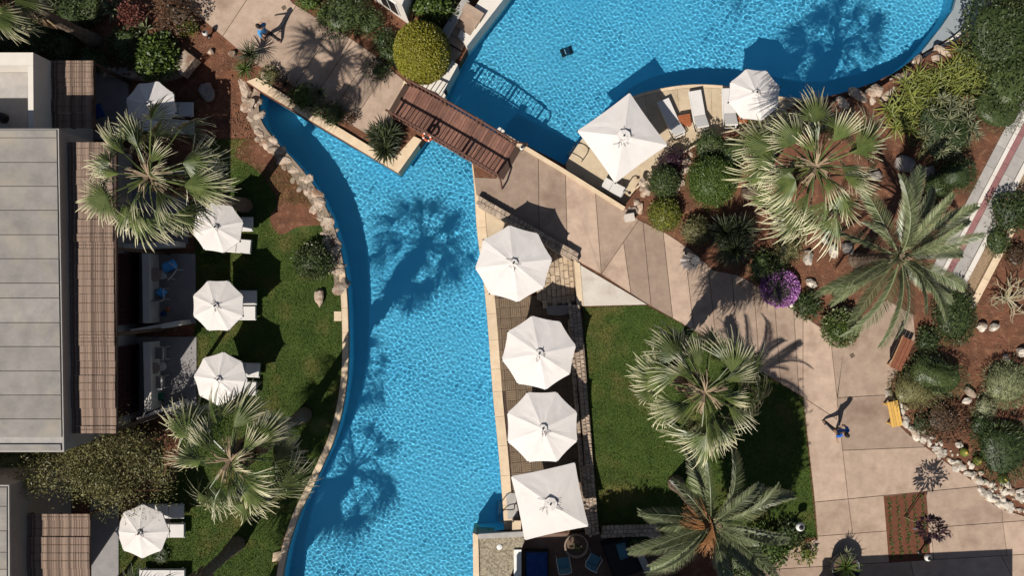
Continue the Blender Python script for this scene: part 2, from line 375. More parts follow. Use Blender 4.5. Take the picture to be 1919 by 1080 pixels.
def rocks_along(parent, line, z, size, meshes, rows=1, spread=.0, sq=.6, dens=1.0):
    """stones dropped along a polyline, big ones overlapping small ones"""
    pts = [Vector(p) for p in line]; d = 0
    for a, b in zip(pts, pts[1:]):
        L = (b - a).length; t = d
        while t < L:
            p = a + (b - a) * (t / L); nrm = Vector((-(b - a).y, (b - a).x)).normalized()
            for k in range(rows):
                s = size * RNG.uniform(.4, 1.45); o = RNG.uniform(-spread, spread)
                q = p + nrm * o + (b - a).normalized() * RNG.uniform(-.1, .1)
                link('stone', RNG.choice(meshes), parent, (q.x - parent.location.x, q.y - parent.location.y, z + s * sq * .22 - parent.location.z), (RNG.uniform(-.3, .3), RNG.uniform(-.3, .3), RNG.uniform(0, 6.3)), (s * RNG.uniform(.9, 1.9), s, s * sq * RNG.uniform(.7, 1.2)))
            t += size * .62 / dens
        d = t - L
def boulder(px, py, z, sx, sy, sz, label, meshes=WROCK, rz=None, seed=None, group=None, name='boulder'):
    p = P(px, py, z); o = link(name, RNG.choice(meshes), None, (p.x, p.y, z + sz * .3), (0, 0, RNG.uniform(0, 6.3) if rz is None else rz), (sx, sy, sz))
    return tag(o, label, 'rock', group)

# ------------------------------------------------------------------ paths: slabs with recessed joints
def slab_path(name, polys, z, mat, gap=.014, base=None):
    st = MB()
    for p in (base or polys): st.prism(p, z - .12, z - .022, False)
    root = struct(name, st, m_joint)
    for p in polys:
        s = MB(); s.prism(inset(p, gap), z - .05, z + RNG.uniform(-.003, .003), False); s.build('slab', mat, root)
    return root
pl_px = [(300, -60), (347, 8), (447, 93), (482, 122), (522, 145), (560, 168), (600, 197), (640, 224), (690, 252), (722, 250), (742, 217), (761, 160), (755, 148), (700, 101), (660, 73), (550, 6), (490, -60)]
dj = (-.55, .83)
cuts = [(545 - 70, 25 - 45), (545, 25), (617, 63), (656, 82), (694, 100), (727, 128)]
slab_path('garden_path', split_all([PP(pl_px, Z1)], [(tuple(P(x, y, Z1)[:2]), tuple(P(x + dj[0] * 100, y + dj[1] * 100, Z1)[:2])) for x, y in cuts]), Z1, m_conc)
def ln(x0, y0, x1, y1): return (tuple(P(x0, y0, Z1)[:2]), tuple(P(x1, y1, Z1)[:2]))
A_px = [(948, 254), (1170, 388), (1197, 412), (1127, 514), (1083, 490), (893, 364), (889, 332), (930, 334), (966, 272)]
B_px = [(1197, 412), (1207, 417), (1250, 438), (1293, 467), (1337, 507), (1383, 516), (1412, 531), (1430, 545), (1480, 577), (1505, 592), (1505, 745), (1275, 605), (1213, 570), (1127, 514)]
C_px = [(1505, 592), (1550, 622), (1582, 650), (1604, 640), (1622, 590), (1662, 562), (1712, 590), (1716, 640), (1680, 700), (1662, 742), (1655, 741), (1569, 746), (1568, 786), (1505, 745)]
D_px = [(1505, 745), (1568, 786), (1569, 746), (1655, 741), (1662, 742), (1680, 792), (1700, 812), (1740, 842), (1780, 872), (1830, 907), (1838, 928), (1870, 952), (1919, 968), (2300, 1010), (2300, 1230), (1420, 1230), (1425, 1052), (1506, 1020), (1532, 1010), (1527, 942)]
slabsA = split_all([PP(A_px, Z1)], [ln(1009, 300, 1010, 400), ln(1059, 300, 1063, 450), ln(1115, 350, 1127, 512)])
slabsB = split_all([PP(B_px, Z1)], [ln(1168, 450, 1182, 547), ln(1205, 415, 1220, 570), ln(1243, 437, 1260, 590), ln(1283, 460, 1298, 600), ln(1325, 480, 1340, 620), ln(1370, 500, 1382, 640), ln(1412, 531, 1420, 640), ln(1450, 550, 1462, 700), ln(1487, 575, 1495, 700)])
slabsC = split_all([PP(C_px, Z1)], [ln(1555, 620, 1566, 720)])
top, bot = split(PP(D_px, Z1), *ln(1527, 942, 1735, 922))
left, right = split(top, *ln(1568, 745, 1590, 940))
sl = split_all([left], [ln(1505, 848, 1577, 845)])
sr = split_all([right], [ln(1682, 803, 1692, 925)])
mid, low = split(bot, *ln(1530, 1006, 1663, 996))
sm = split_all([mid], [ln(1590, 940, 1598, 1000), ln(1657, 930, 1663, 1000), ln(1735, 922, 1742, 1000), ln(1877, 950, 1880, 985)])
lowA, lowB = split(low, *ln(1500, 1065, 1800, 1047))
sw = split_all([lowA], [ln(1663, 995, 1668, 1070), ln(1745, 990, 1750, 1050), ln(1880, 985, 1886, 1030)]) + split_all([lowB], [ln(1706, 1050, 1712, 1080), ln(1880, 1050, 1960, 1200)])
slab_path('main_path', slabsA + slabsB + slabsC + sl + sr + sm + sw, Z1, m_conc)
# white painted triangular slab beside the lawn
solo('triangle_slab', MB().prism(PP([(1086, 496), (1212, 571), (1092, 574)], Z1), Z1 - .3, Z1 + .03), m_slabw, 'white triangular slab at the corner of the stone wall and the lawn', 'slab')

# ------------------------------------------------------------------ lawns
lawnL_px = [(440, 262), (500, 262), (540, 300), (575, 340), (600, 390), (622, 440), (632, 500), (640, 560), (641, 640), (640, 700), (636, 740), (628, 780), (615, 820), (598, 860), (580, 900), (560, 940), (545, 975), (530, 1010), (520, 1050), (512, 1100), (500, 1180), (200, 1180), (210, 1000), (330, 900), (340, 820), (366, 760), (366, 300), (400, 262)]
lawnR_px = [(1092, 577), (1211, 573), (1275, 607), (1504, 747), (1530, 1008), (1440, 1010), (1270, 1030), (1230, 1000), (1118, 998)]
LL, LR = PP(lawnL_px, 0), PP(lawnR_px, Z1)
struct('lawn', MB().prism(LL, -.05, .012, False), m_lawn)
struct('lawn', MB().prism(LR, Z1 - .1, Z1 - .012, False), m_lawn)
def grass(poly, z, dens, seed, bare=()):
    r = np.random.default_rng(seed); a = np.array(poly); lo, hi = a.min(0), a.max(0)
    n = int((hi - lo).prod() * dens); x = r.uniform(lo[0], hi[0], n); y = r.uniform(lo[1], hi[1], n); k = inside_np(x, y, poly)
    for bx, by, br in bare: k &= ((x - bx) ** 2 + (y - by) ** 2) > (br * r.uniform(.7, 1.2, n)) ** 2
    x, y = x[k], y[k]; n = len(x); an = r.uniform(0, 6.283, n); h = r.uniform(.03, .075, n); w = r.uniform(.008, .016, n); le = r.uniform(0, .05, n); la = r.uniform(0, 6.283, n)
    v = np.zeros((n, 3, 3)); v[:, 0] = np.stack([x - w * np.cos(an), y - w * np.sin(an), np.full(n, z)], 1); v[:, 1] = np.stack([x + w * np.cos(an), y + w * np.sin(an), np.full(n, z)], 1)
    v[:, 2] = np.stack([x + le * np.cos(la), y + le * np.sin(la), z + h], 1)
    me = bpy.data.meshes.new('grass'); me.from_pydata(v.reshape(-1, 3).tolist(), [], np.arange(3 * n).reshape(-1, 3).tolist()); me.materials.append(m_grass)
    return link('grass', me)
struct('bare_ground', MB().prism(PP(smooth([(470, 258), (520, 285), (548, 315), (560, 345), (600, 395), (606, 420), (560, 425), (525, 440), (505, 410), (520, 380), (500, 340), (470, 310), (440, 290)], 3, True), 0), -.02, .018, False), m_soil)
b = P(535, 410); b2 = P(600, 800)
tag(grass(inset(LL, -.07), .01, 1150, 1, [(b.x, b.y, .75), (P(500, 285).x, P(500, 285).y, .7), (P(570, 410).x, P(570, 410).y, .6), (b2.x, b2.y, .45)]), 'short green grass of the lawn along the curved pool edge', 'grass', kind='stuff')
tag(grass(inset(LR, -.06), Z1 - .014, 1150, 2), 'short green grass of the lawn between stone wall and path', 'grass', kind='stuff')

# ------------------------------------------------------------------ copings and walls
def wall(name, poly, z0, z1, mat, label, cat='wall'):
    return solo(name, MB().prism(poly, z0, z1), mat, label, cat)
def coping(label, line_px, d0, d1, z0, z1, seg, mat=m_cream, cat='kerb', name='pool_coping', per=4):
    """kerb of separate coping stones along a line"""
    line = PP(line_px, z1); root = thing(name, label, cat, (line[len(line) // 2][0], line[len(line) // 2][1], z0))
    MB().prism(strip(line, d0 + .01, d1 - .01), z0, z1 - .012).build('bed', m_mortar, root, world=True)
    for i in range(0, len(line) - 1, per):
        sub = line[i:i + per + 1]
        if len(sub) < 2: continue
        o0 = offset(line, d0)[i:i + per + 1]; o1 = offset(line, d1)[i:i + per + 1]
        MB().prism(inset(o0 + o1[::-1], .006), z0 + .02, z1 + RNG.uniform(-.003, .003)).build('coping_stone', mat, root, world=True)
    return root
il = next(i for i, p in enumerate(bank_left) if p[1] > 500)
coping('cream coping along the curved left bank of the pool', bank_left[il:], .0, -.27, -.25, .05, 1, per=3)
coping('cream coping between the pool and the wooden deck', bank_right, .0, .42, -.25, .05, 1, per=2)
# sloping white wall by the stairs, peninsula wall, low wall along the path over the upper pool
wall('pool_wall', PP([(1004, -84), (945, -4), (875, 86), (858, 68), (870, 40), (905, -10), (960, -90)], 1.0), -.5, 1.0, m_white, 'white pool wall running beside the small stairs')
wall('pool_wall', PP([(858, 121), (826, 180), (818, 172), (776, 157), (815, 140), (848, 112)], .85), -.5, .85, m_white, 'short white pool wall under the round topiary')
wall('planter_wall', PP([(486, 168), (746, 324), (790, 262), (776, 255), (738, 297), (700, 278), (481, 145), (462, 152)], .72), -.5, .72, m_cream, 'cream wall of the planting strip with its pointed end in the pool')
solo('path_kerb', MB().prism(strip(PP([(935, 243), (1060, 318), (1172, 388)], .72), 0, -.17), -.5, .72), m_cream, 'cream kerb wall between main path and upper pool', 'kerb')
solo('path_kerb', MB().prism(strip(PP([(886, 308), (933, 246)], .45), 0, -.3), -1.2, .45), m_cream, 'cream bank wall beneath the end of the bridge', 'kerb')
# white infinity edge in the upper corner
we = smooth([(1735, 100), (1760, 86), (1790, 66), (1820, 38), (1845, 0), (1866, -50), (1880, -110)], 3)
solo('infinity_wall', MB().prism(strip(PP(we, .25), 0.0, -.42), -.6, .25), m_white, 'curved white overflow wall at the corner of the upper pool', 'wall')
gut = PP([(1722, 102), (1736, 96), (1790, 63), (1818, 36), (1842, 0), (1875, -110), (1808, -110), (1797, -20), (1786, 17), (1762, 52), (1732, 90)], -.02)
struct('overflow_channel', MB().prism(gut, -.4, .012), m_gutter)
for pxs, lab in ((((626, 584), (640, 584), (640, 602), (626, 602)), 'small cream step block set in the lawn edge halfway down the pool'), (((512, 1037), (528, 1034), (530, 1051), (510, 1054)), 'small cream step block set in the lawn edge at the lower end of the pool')):
    solo('step_block', MB().prism(PP(pxs, .05), -.05, .054), m_cream, lab, 'block')

# stone walls between deck, path and lawn
def stone_wall(label, poly_px, z0, z1, sx, sy, ang, face=None):
    poly = PP(poly_px, z1); c = np.array(poly).mean(0); root = thing('stone_wall', label, 'wall', (c[0], c[1], z0))
    MB().prism(inset(poly, .03), z0, z1 - .05).build('core', m_mortar, root, world=True)
    stones_in(root, poly, z1, sx, sy, .13, STONE, ang)
    if face:
        (ax, ay), (bx, by) = face; a, b = P(ax, ay, z1).xy, P(bx, by, z1).xy; d = b - a; L = d.length; an = math.atan2(d.y, d.x)
        z = z0 + .02
        while z < z1 - .2:
            h = RNG.uniform(.15, .22); t = 0
            while t < L - .1:
                w = RNG.uniform(.2, .42); q = a + d * ((t + w / 2) / L)
                link('stone', RNG.choice(STONE), root, (q.x - c[0], q.y - c[1], z + h / 2 - z0), (0, 0, an), (w - .03, .14, h - .025)); t += w
            z += h
    return root
stone_wall('stone wall between the main path and the first octagonal umbrella', [(895, 363), (1082, 470), (1086, 492), (1074, 487), (896, 384)], 0, .95, .2, .17, R(-30), ((897, 383), (1072, 486)))
stone_wall('long stone wall between the wooden deck and the lawn', [(1066, 570), (1088, 572), (1092, 600), (1108, 800), (1124, 1005), (1103, 1008), (1090, 800), (1070, 600)], 0, .9, .17, .17, R(-85), ((1069, 600), (1101, 1000)))
stone_wall('low stone wall at the foot of the lawn', [(1126, 990), (1236, 986), (1238, 1003), (1128, 1010)], 0, .9, .2, .17, R(2))
stone_wall('short diagonal stone wall under the fruiting palm', [(1208, 1000), (1222, 993), (1270, 1034), (1258, 1045)], 0, .88, .2, .17, R(-40))
# pale stone steps/landing beside the first umbrella
land = thing('stone_landing', 'pale stone paved landing beside the first octagonal umbrella', 'landing', tuple(P(1050, 520)))
lp = PP([(1012, 470), (1040, 462), (1076, 490), (1080, 568), (1022, 574), (1006, 560)], .3)
MB().prism(inset(lp, .02), 0, .26).build('bed', m_mortar, land, world=True); stones_in(land, lp, .3, .3, .2, .1, PAVER, R(-86), 'paver')
wall('landing_step', PP([(1024, 574), (1086, 570), (1087, 583), (1050, 592), (1026, 590)], .35), 0, .35, m_grey, 'grey concrete step below the stone landing', 'step')
solo('landing_kerb', MB().prism(PP([(1076, 488), (1087, 494), (1093, 573), (1082, 574)], .66), 0, .66), m_cream, 'thin cream kerb between stone landing and white triangular slab', 'kerb')
# sandstone gore between coping and wall
solo('deck_corner', MB().prism(PP([(906, 385), (975, 425), (985, 460), (930, 545), (922, 545)], .02), -.1, .02), m_tan, 'tan paved corner between pool coping and stone wall', 'paving')

# wooden deck of parquet tiles
deck_px = [(922, 548), (1006, 560), (1024, 576), (1050, 592), (1068, 590), (1090, 800), (1102, 998), (966, 998), (955, 910), (940, 760), (930, 640)]
DK = PP(deck_px, .03)
deck = struct('wooden_deck', MB().prism(DK, -.05, .004, False), m_beam)
tm = MB()
for k in range(5): tm.box((0, (k - 2) * .088, .012), (.435, .074, .03))
tile_me = tm.mesh('deck_tile', m_decktile)
c, s = math.cos(R(-86)), math.sin(R(-86)); o = P(925, 550)
for i in range(-2, 26):
    for j in range(-2, 12):
        x, y = o.x + (i * c - j * s) * .45, o.y + (i * s + j * c) * .45
        if inside((x, y), DK): link('deck_tile', tile_me, deck, (x, y, .006), (0, 0, R(-86) + (math.pi / 2 if (i + j) % 2 else 0)))

# upper pool deck of limestone
ud_px = [(1060, 309)] + [p for p in deck_edge if p[0] > 1060 and p[0] < 1500] + [(1492, 197), (1440, 227), (1400, 244), (1351, 254), (1312, 271), (1255, 302), (1219, 337), (1195, 355), (1171, 384), (1062, 318)]
UD = PP(ud_px, .03); ups = split_all([UD], [(tuple(P(x, 100).xy), tuple(P(x + d, 400).xy)) for x, d in ((1120, 60), (1195, 50), (1262, 30), (1330, 10), (1395, 0), (1450, -20))])
slab_path('pool_deck', ups, .035, m_tan, .006)
coping('cream rim of the limestone deck along the upper pool', [p for p in deck_edge if p[0] > 1093 and p[0] < 1560], 0, -.14, -.25, .06, 1, per=3)
ret = smooth([(1440, 228), (1400, 244), (1351, 254), (1312, 271), (1286, 288), (1255, 302), (1219, 337), (1195, 355)], 2)
solo('garden_kerb', MB().prism(strip(PP(ret, .45), .02, -.13), 0, .45), m_cream, 'thin curved kerb wall behind the sun loungers', 'kerb')

# striped walkway, upper right
def sw_poly(d0, d1, a=-80, b=560):
    ax, ay = 1786, 470; ux, uy = (1919 - 1786) / 288, (215 - 470) / 288; k = math.hypot(ux, uy); ux, uy = ux / k, uy / k; nx, ny = -uy, ux
    return PP([(ax + ux * t + nx * d, ay + uy * t + ny * d) for d, t in ((d0, a), (d0, b), (d1, b), (d1, a))], Z1)
swk = struct('striped_walkway', MB().prism(sw_poly(-20, 84), Z1 - .1, Z1 - .02, False), m_joint)
def bands(d0, d1, mat, z, seg, nm, name='paving_slab'):
    t = -80
    while t < 560:
        L = seg; MB().prism(inset(sw_poly(d0, d1, t, t + L), .008), Z1 - .05, z).build(nm, mat, swk); t += L
bands(-20, -2, m_greypav, Z1, 42, 'paving_slab'); bands(-2, 6, m_white, Z1 + .03, 60, 'white_kerb'); bands(6, 18, m_redstripe, Z1 + .001, 30, 'red_slab'); bands(18, 40, m_greypav, Z1, 42, 'paving_slab'); bands(40, 50, m_white, Z1 + .05, 60, 'white_kerb')
MB().prism(sw_poly(50.5, 70), Z1 - .1, Z1 - .004).build('gravel_strip', m_sandst, swk); bands(70, 84, m_cream, Z1 + .12, 60, 'stone_kerb')

# bottom terrace with pebble-wash roof of the pump house
struct('terrace', MB().prism(PP([(889, 1002), (1103, 1000), (1240, 1005), (1275, 1050), (1300, 1230), (889, 1230)], .02), -.3, .02, False), M('terrace_brown', (.20, .125, .095), (.15, .095, .07), 2, .8))
ph = thing('pump_house', 'low pump room with pebbled top at the pool corner', 'pump room', tuple(P(920, 1050)))
MB().prism(PP([(890, 1001), (960, 1004), (985, 1010), (955, 1085), (955, 1230), (892, 1230)], .5), -.6, .5).build('pebble_top', m_gravel, ph, world=True)
MB().prism(PP([(886, 1000), (896, 1004), (902, 1230), (888, 1230)], .58), -1.2, .58).build('side_kerb', m_cream, ph, world=True)
MB().prism(PP([(896, 1002), (982, 997), (984, 1007), (896, 1011)], .57), .4, .57).build('front_kerb', m_greypav, ph, world=True)
MB().lathe([(.12, 0), (.12, .03), (.05, .05)], 14, tuple(P(936, 1026, .5))).build('vent_cap', m_whiteb, ph, world=True)

# ------------------------------------------------------------------ buildings on the left
HR, HP = 5.8, 5.15
def roof_house(label, outline_px, hr, ys, edge, xl, parapet=.0):
    poly = PP(outline_px, hr); c = np.array(poly).mean(0); root = thing('flat_roof_house', label, 'house', (c[0], c[1], 0))
    MB().prism(poly, 0, hr - .06).build('wall', m_grey, root, world=True)
    MB().prism(inset(poly, -.03), hr - .16, hr - .05).build('roof_edge', m_greypav, root, world=True)
    for a, b in zip(ys, ys[1:]):
        MB().prism(inset(PP([(xl, a), (edge(a), a), (edge(b), b), (xl, b)], hr), .012), hr - .08, hr + RNG.uniform(-.004, .004)).build('roof_panel', m_roof, root, world=True)
    return root
em = lambda y: 106 + (y - 242) / 604 * 10
h1 = roof_house('large flat roofed house with long grey roof panels', [(-330, 242), (107, 242), (117, 847), (-330, 847)], HR, [243, 258, 304, 349, 394, 440, 485, 531, 559, 605, 650, 696, 741, 786, 821], em, -320)
MB().prism(inset(PP([(-320, 833), (114, 833), (115, 846), (-320, 846)], HR), .012), HR - .08, HR + .01).build('roof_panel', m_roof, h1, world=True)
MB().prism(PP([(-320, 822), (104, 822), (104, 832), (-320, 832)], HR), HR - .30, HR - .28).build('gutter', m_navy, h1, world=True)
H2 = 4.4
h2 = thing('parapet_house', 'house with sunken roof terrace inside a cream parapet', 'house', tuple(P(-60, 170)))
p2 = PP([(-330, 98), (62, 98), (63, 260), (-330, 260)], H2)
MB().prism(p2, 0, H2 - 1.0).build('wall', m_white, h2, world=True)
for q in ([(-330, 98), (62, 98), (62, 122), (-330, 122)], [(52, 122.3), (62, 122.3), (63, 245), (53, 245)]):
    MB().prism(PP(q, H2), H2 - 1.0, H2).build('parapet', m_white, h2, world=True)
for q in ([(-330, 123), (24, 123), (24, 240), (-330, 240)], [(25, 123), (51, 123), (52, 240), (25, 240)]):
    MB().prism(inset(PP(q, H2), .01), H2 - 1.02, H2 - .96).build('roof_panel', m_greypav, h2, world=True)
MB().lathe([(.2, 0), (.2, .35), (.1, .4)], 10, tuple(P(8, 222, H2 - .96))).build('vent', m_dark, h2, world=True)
h3 = roof_house('flat roofed house whose corner shows at the lower edge beside the wispy tree', [(-330, 912), (14, 912), (16, 1200), (-330, 1200)], 4.4, [914, 950, 996, 1036, 1068, 1110, 1160], lambda y: 13, -320)

def pergola(label, x0f, x1f, ys, z, posts):
    c = P((x0f(ys[0]) + x1f(ys[0])) / 2, (ys[0] + ys[-1]) / 2, z); root = thing('reed_pergola', label, 'pergola', (c.x, c.y, 0))
    for a, b in zip(ys, ys[1:]):
        g = .35; p0, p1 = P(x0f(a), a + g / 2, z), P(x1f(b), b - g / 2, z); L = p1.x - p0.x; k = max(8, int(L / .04)); m = MB(); zz = z + RNG.uniform(-.05, .02); tilt = RNG.uniform(-.03, .03)
        for i in range(k):
            x = p0.x + (i + .5) * L / k
            m.box((x, (p0.y + p1.y) / 2 + RNG.uniform(-.004, .004), zz + RNG.uniform(-.006, .006)), (L / k * RNG.uniform(.88, 1.05), abs(p0.y - p1.y) * RNG.uniform(.982, .998), .03), rx=tilt)
        m.build('reed_mat', m_reed, root, world=True)
        for f in (.5,):
            y = p0.y + (p1.y - p0.y) * f; MB().box(((p0.x + p1.x) / 2, y, zz + .022), (L, .02, .012)).build('batten', m_bark, root, world=True)
    a, b = P(x0f(ys[0]), ys[0], z), P(x1f(ys[-1]), ys[-1], z)
    for f in (.04, .5, .97):
        x = a.x + (b.x - a.x) * f; MB().beam((x, a.y, z - .12), (x, b.y, z - .12), .09, .14).build('beam', m_beam, root, world=True)
    for y in posts:
        q = P(x1f(y) - 4, y, z); MB().box((q.x, q.y, z / 2 - .1), (.12, .12, z - .2)).build('post', m_beam, root, world=True)
    return root
pergola('long reed roofed pergola along the large grey roofed house', lambda y: 128 + (y - 265) / 548 * 7, lambda y: 209 + (y - 265) / 548 * 8, [266, 290, 318, 346, 380, 411, 438, 453, 466, 495, 523, 551, 586, 622, 634, 648, 677, 704, 732, 766, 799, 813], HP, (270, 465, 628, 808))
pergola('reed roofed pergola beside the cream parapet', lambda y: 95, lambda y: 175, [113, 124, 146, 162, 186, 212, 240], 3.2, (116, 236))
pergola('reed roofed pergola at the lower edge under the wispy tree', lambda y: 52, lambda y: 168, [964, 976, 1007, 1037, 1067, 1098, 1130], 3.2, (968, 1126))
for px, lab in (([(212, 474), (366, 476), (367, 607), (213, 607)],) * 1 and (([(212, 474), (366, 476), (367, 607), (213, 607)], ''), ([(213, 632), (368, 632), (368, 766), (213, 802)], ''), ([(212, 320), (352, 320), (352, 458), (212, 458)], ''), ([(150, 128), (240, 146), (240, 262), (150, 262)], ''), ([(170, 930), (222, 930), (222, 1150), (168, 1150)], ''))):
    struct('terrace_floor', MB().prism(PP(px, .06), -.05, .06, False), m_terr)
def pwall(px, h, lab, mat=m_white): wall('partition_wall', PP(px, h), 0, h, mat, lab)
pwall([(266, 475), (279, 475), (281, 606), (268, 606)], 1.0, 'white partition wall behind the round table and blue towel')
pwall([(268, 642), (281, 642), (284, 770), (271, 772)], 1.0, 'white partition wall behind the two white metal chairs')
pwall([(243, 618), (338, 601), (341, 609), (246, 627)], 1.1, 'slanting white wall between two terraces')
pwall([(255, 785), (336, 752), (344, 760), (264, 795)], .9, 'slanting white wall below the terrace with two chairs')
pwall([(212, 458), (330, 452), (331, 462), (213, 470)], 1.0, 'low white wall under the drooping palm fronds')
for a, b, lab in ((478, 606, 'dark red curtain on the terrace with the blue towel'), (645, 770, 'dark red curtain on the terrace with two white chairs')):
    m = MB(); A, B = P(262, a, 0), P(264, b, 0); pts = [(A.x + (.025 if i % 2 else -.025), A.y + (B.y - A.y) * i / 70) for i in range(71)]
    m.prism(strip(pts, .01, -.01), .1, 2.2); solo('curtain', m, m_curtain, lab, 'curtain')

# rubble wall at the top terrace
rw = thing('rubble_wall', 'curved rubble wall between the top terrace and the garden', 'wall', tuple(P(270, 140)))
rl = PP(smooth([(186, 130), (230, 134), (290, 138), (330, 128), (362, 100)], 3), .6); MB().prism(strip(rl, -.2, .2), 0, .55).build('core', m_mortar, rw, world=True)
rocks_along(rw, rl, .52, .24, GROCK[:2] + ROCK[:3], 2, .16, .5)
MB().prism(PP([(327, 122), (345, 92), (366, 108), (340, 140)], .95), .3, .95).build('end_block', m_rock, rw, world=True)

# white villa corner, top edge
vb = P(768, 46, Z1); vl = P(690, -9, Z1); vr = P(800, -40, Z1)
villa = thing('white_villa', 'corner of a white building with dark window beside the topiary', 'house', tuple(vb))
far = (vl + vr - vb)
MB().prism([vb[:2], vl[:2], (vl + (far - vl) * 3)[:2], (vb + (vr - vb) * 3)[:2]], Z1 - .05, Z1 + 2.6).build('wall', m_white, villa, world=True)
MB().prism(inset([vb[:2], vl[:2], (vl + (far - vl) * 3)[:2], (vb + (vr - vb) * 3)[:2]], -.08), Z1 + 2.6, Z1 + 2.75).build('roof_edge', m_white, villa, world=True)
d = (vl - vb); u = d.normalized(); nn = Vector((u.y, -u.x, 0)); nn = nn if nn.y < 0 else -nn
wc = vb + u * .85 + Vector((0, 0, 1.25)); an = math.atan2(u.y, u.x)
w_ = MB().box(wc + nn * .012, (.95, .06, 1.5), an).build('window', m_metal, villa, world=True)
for sx in (-.22, .22): MB().box(wc + u * sx + nn * .05, (.38, .02, 1.36), an).mesh('pane', m_glass); link('pane', MB().box(wc + u * sx + nn * .048, (.38, .02, 1.36), an).mesh('pane', m_glass, org=villa.location), w_)
# stairs
st = thing('stairs', 'small flight of pale stairs beside the white pool wall', 'stairs', tuple(P(855, 60)))
a0, a1 = (891, 14), (848, 82); ux, uy = (a1[0] - a0[0]) / 5, (a1[1] - a0[1]) / 5
for i in range(5):
    zt = Z1 + .72 - i * .15; x, y = a0[0] + ux * i, a0[1] + uy * i; hx, hy = 17, 10.5
    MB().prism(inset(PP([(x - hx, y - hy), (x + hx, y + hy), (x + ux * 1.08 + hx, y + uy * 1.08 + hy), (x + ux * 1.08 - hx, y + uy * 1.08 - hy)], zt), .008), Z1 - .1, zt).build('step', m_conc, st, world=True)
solo('stair_wall', MB().prism(PP([(868, -6), (880, 2), (838, 68), (826, 60)], 1.25), 0, 1.25), m_greypav, 'low grey side wall along the small stairs', 'wall')
solo('stair_landing', MB().prism(PP([(838, 82), (866, 98), (850, 116), (822, 104)], .66), 0, .66), m_conc, 'concrete landing at the foot of the small stairs', 'landing')

# ------------------------------------------------------------------ bridge
BA, BB = P(752, 189, .72), P(949, 303, .72); bd = (BB - BA); BL = bd.length; bu = bd.normalized(); bnv = Vector((-bu.y, bu.x, 0)); ban = math.atan2(bu.y, bu.x)
bridge = thing('wooden_bridge', 'arched brown wooden footbridge over the pool channel', 'bridge', tuple((BA + BB) / 2))
def bz(t): return .70 + .28 * (1 - (2 * t - 1) ** 2)
NP = 40; BW = 1.62
pm = MB().box((0, 0, 0), (BL / NP - .009, BW, .05)).mesh('plank', m_plank)
for i in range(NP):
    t = (i + .5) / NP; q = BA + bd * t; sl_ = math.atan((bz(t + .01) - bz(t - .01)) / (.02 * BL))
    link('plank', pm, bridge, (q.x - bridge.location.x + RNG.uniform(-.01, .01) * bnv.x, q.y - bridge.location.y + RNG.uniform(-.01, .01) * bnv.y, bz(t) - bridge.location.z), (0, -sl_, ban))
for t in np.linspace(.03, .97, 6):
    q = BA + bd * t; MB().box((q.x, q.y, bz(t) - .10), (BL / 6.2, BW * .9, .05), ban).build('gap_backing', m_beam, bridge, world=True)  # dark boards added under the planks to block water glow through the gaps
for s in (-1, 1):
    side = bnv * s * (BW / 2 - .04)
    MB().tube([(BA + bd * t + side * .8) + Vector((0, 0, bz(t) - .72 - .13)) for t in np.linspace(0, 1, 9)], .09, 6).build('girder', m_beam, bridge, world=True)
    MB().tube([(BA + bd * t + side) + Vector((0, 0, bz(t) - .72 + 1.0)) for t in np.linspace(-.03, 1.0, 13)], .05, 7, t=0).build('handrail', m_rail, bridge, world=True)
    MB().tube([(BA + bd * t + side) + Vector((0, 0, bz(t) - .72 + .14)) for t in np.linspace(0, 1, 13)], .03, 6).build('bottom_rail', m_rail, bridge, world=True)
    bal = MB().box((0, 0, .55), (.035, .05, .86)).mesh('baluster', m_rail); post = MB().box((0, 0, .5), (.1, .1, 1.1)).mesh('post', m_rail)
    for k in range(27):
        t = (k + .5) / 27; q = BA + bd * t + side - bridge.location
        link('post' if k % 9 in (0, 8) else 'baluster', post if k % 9 in (0, 8) else bal, bridge, (q.x, q.y, bz(t) - bridge.location.z), (0, 0, ban))
    e0 = BB + side; MB().tube([e0 + Vector((0, 0, .95)), e0 + bu * .25 + bnv * s * .12 + Vector((0, 0, .8)), e0 + bu * .4 + bnv * s * .3 + Vector((0, 0, .35)), e0 + bu * .42 + bnv * s * .32 + Vector((0, 0, -.1))], .04, 6).build('rail_end', m_rail, bridge, world=True)
solo('bridge_threshold', MB().prism(PP([(736, 226), (757, 150), (763, 156), (743, 222)], Z1 + .02), Z1 - .2, Z1 + .02), m_cream, 'pale stone threshold at the garden end of the bridge', 'threshold')
solo('gate_post', MB().prism(PP([(824, 176), (831, 172), (836, 180), (829, 185)], 1.1), -.3, 1.1), m_white, 'small white post at the garden end of the bridge rail', 'post')
solo('gate_post', MB().prism(PP([(930, 243), (936, 238), (946, 245), (940, 251)], .95), -.3, .95), m_white, 'small white post at the main path end of the bridge rail', 'post')
q = BA + bd * .36 - bnv * (BW / 2 + .06); q.z = bz(.36) + .55
lb = thing('life_buoy', 'orange life buoy hanging on the bridge rail', 'life buoy', tuple(q), ban)
m = MB(); ring = [(math.cos(a) * .19, 0, math.sin(a) * .19) for a in np.linspace(0, 2 * math.pi, 20)]
m.tube(ring, .05, 8, False); ob = m.build('ring', m_orange, lb, True); ob.rotation_euler = (R(-35), 0, 0)
for a in (0, 90, 180, 270):
    a = R(a + 45); m = MB(); m.tube([(math.cos(a + k) * .19, 0, math.sin(a + k) * .19) for k in (-.14, 0, .14)], .054, 8); ob = m.build('band', m_whiteb, lb, True); ob.rotation_euler = (R(-35), 0, 0)

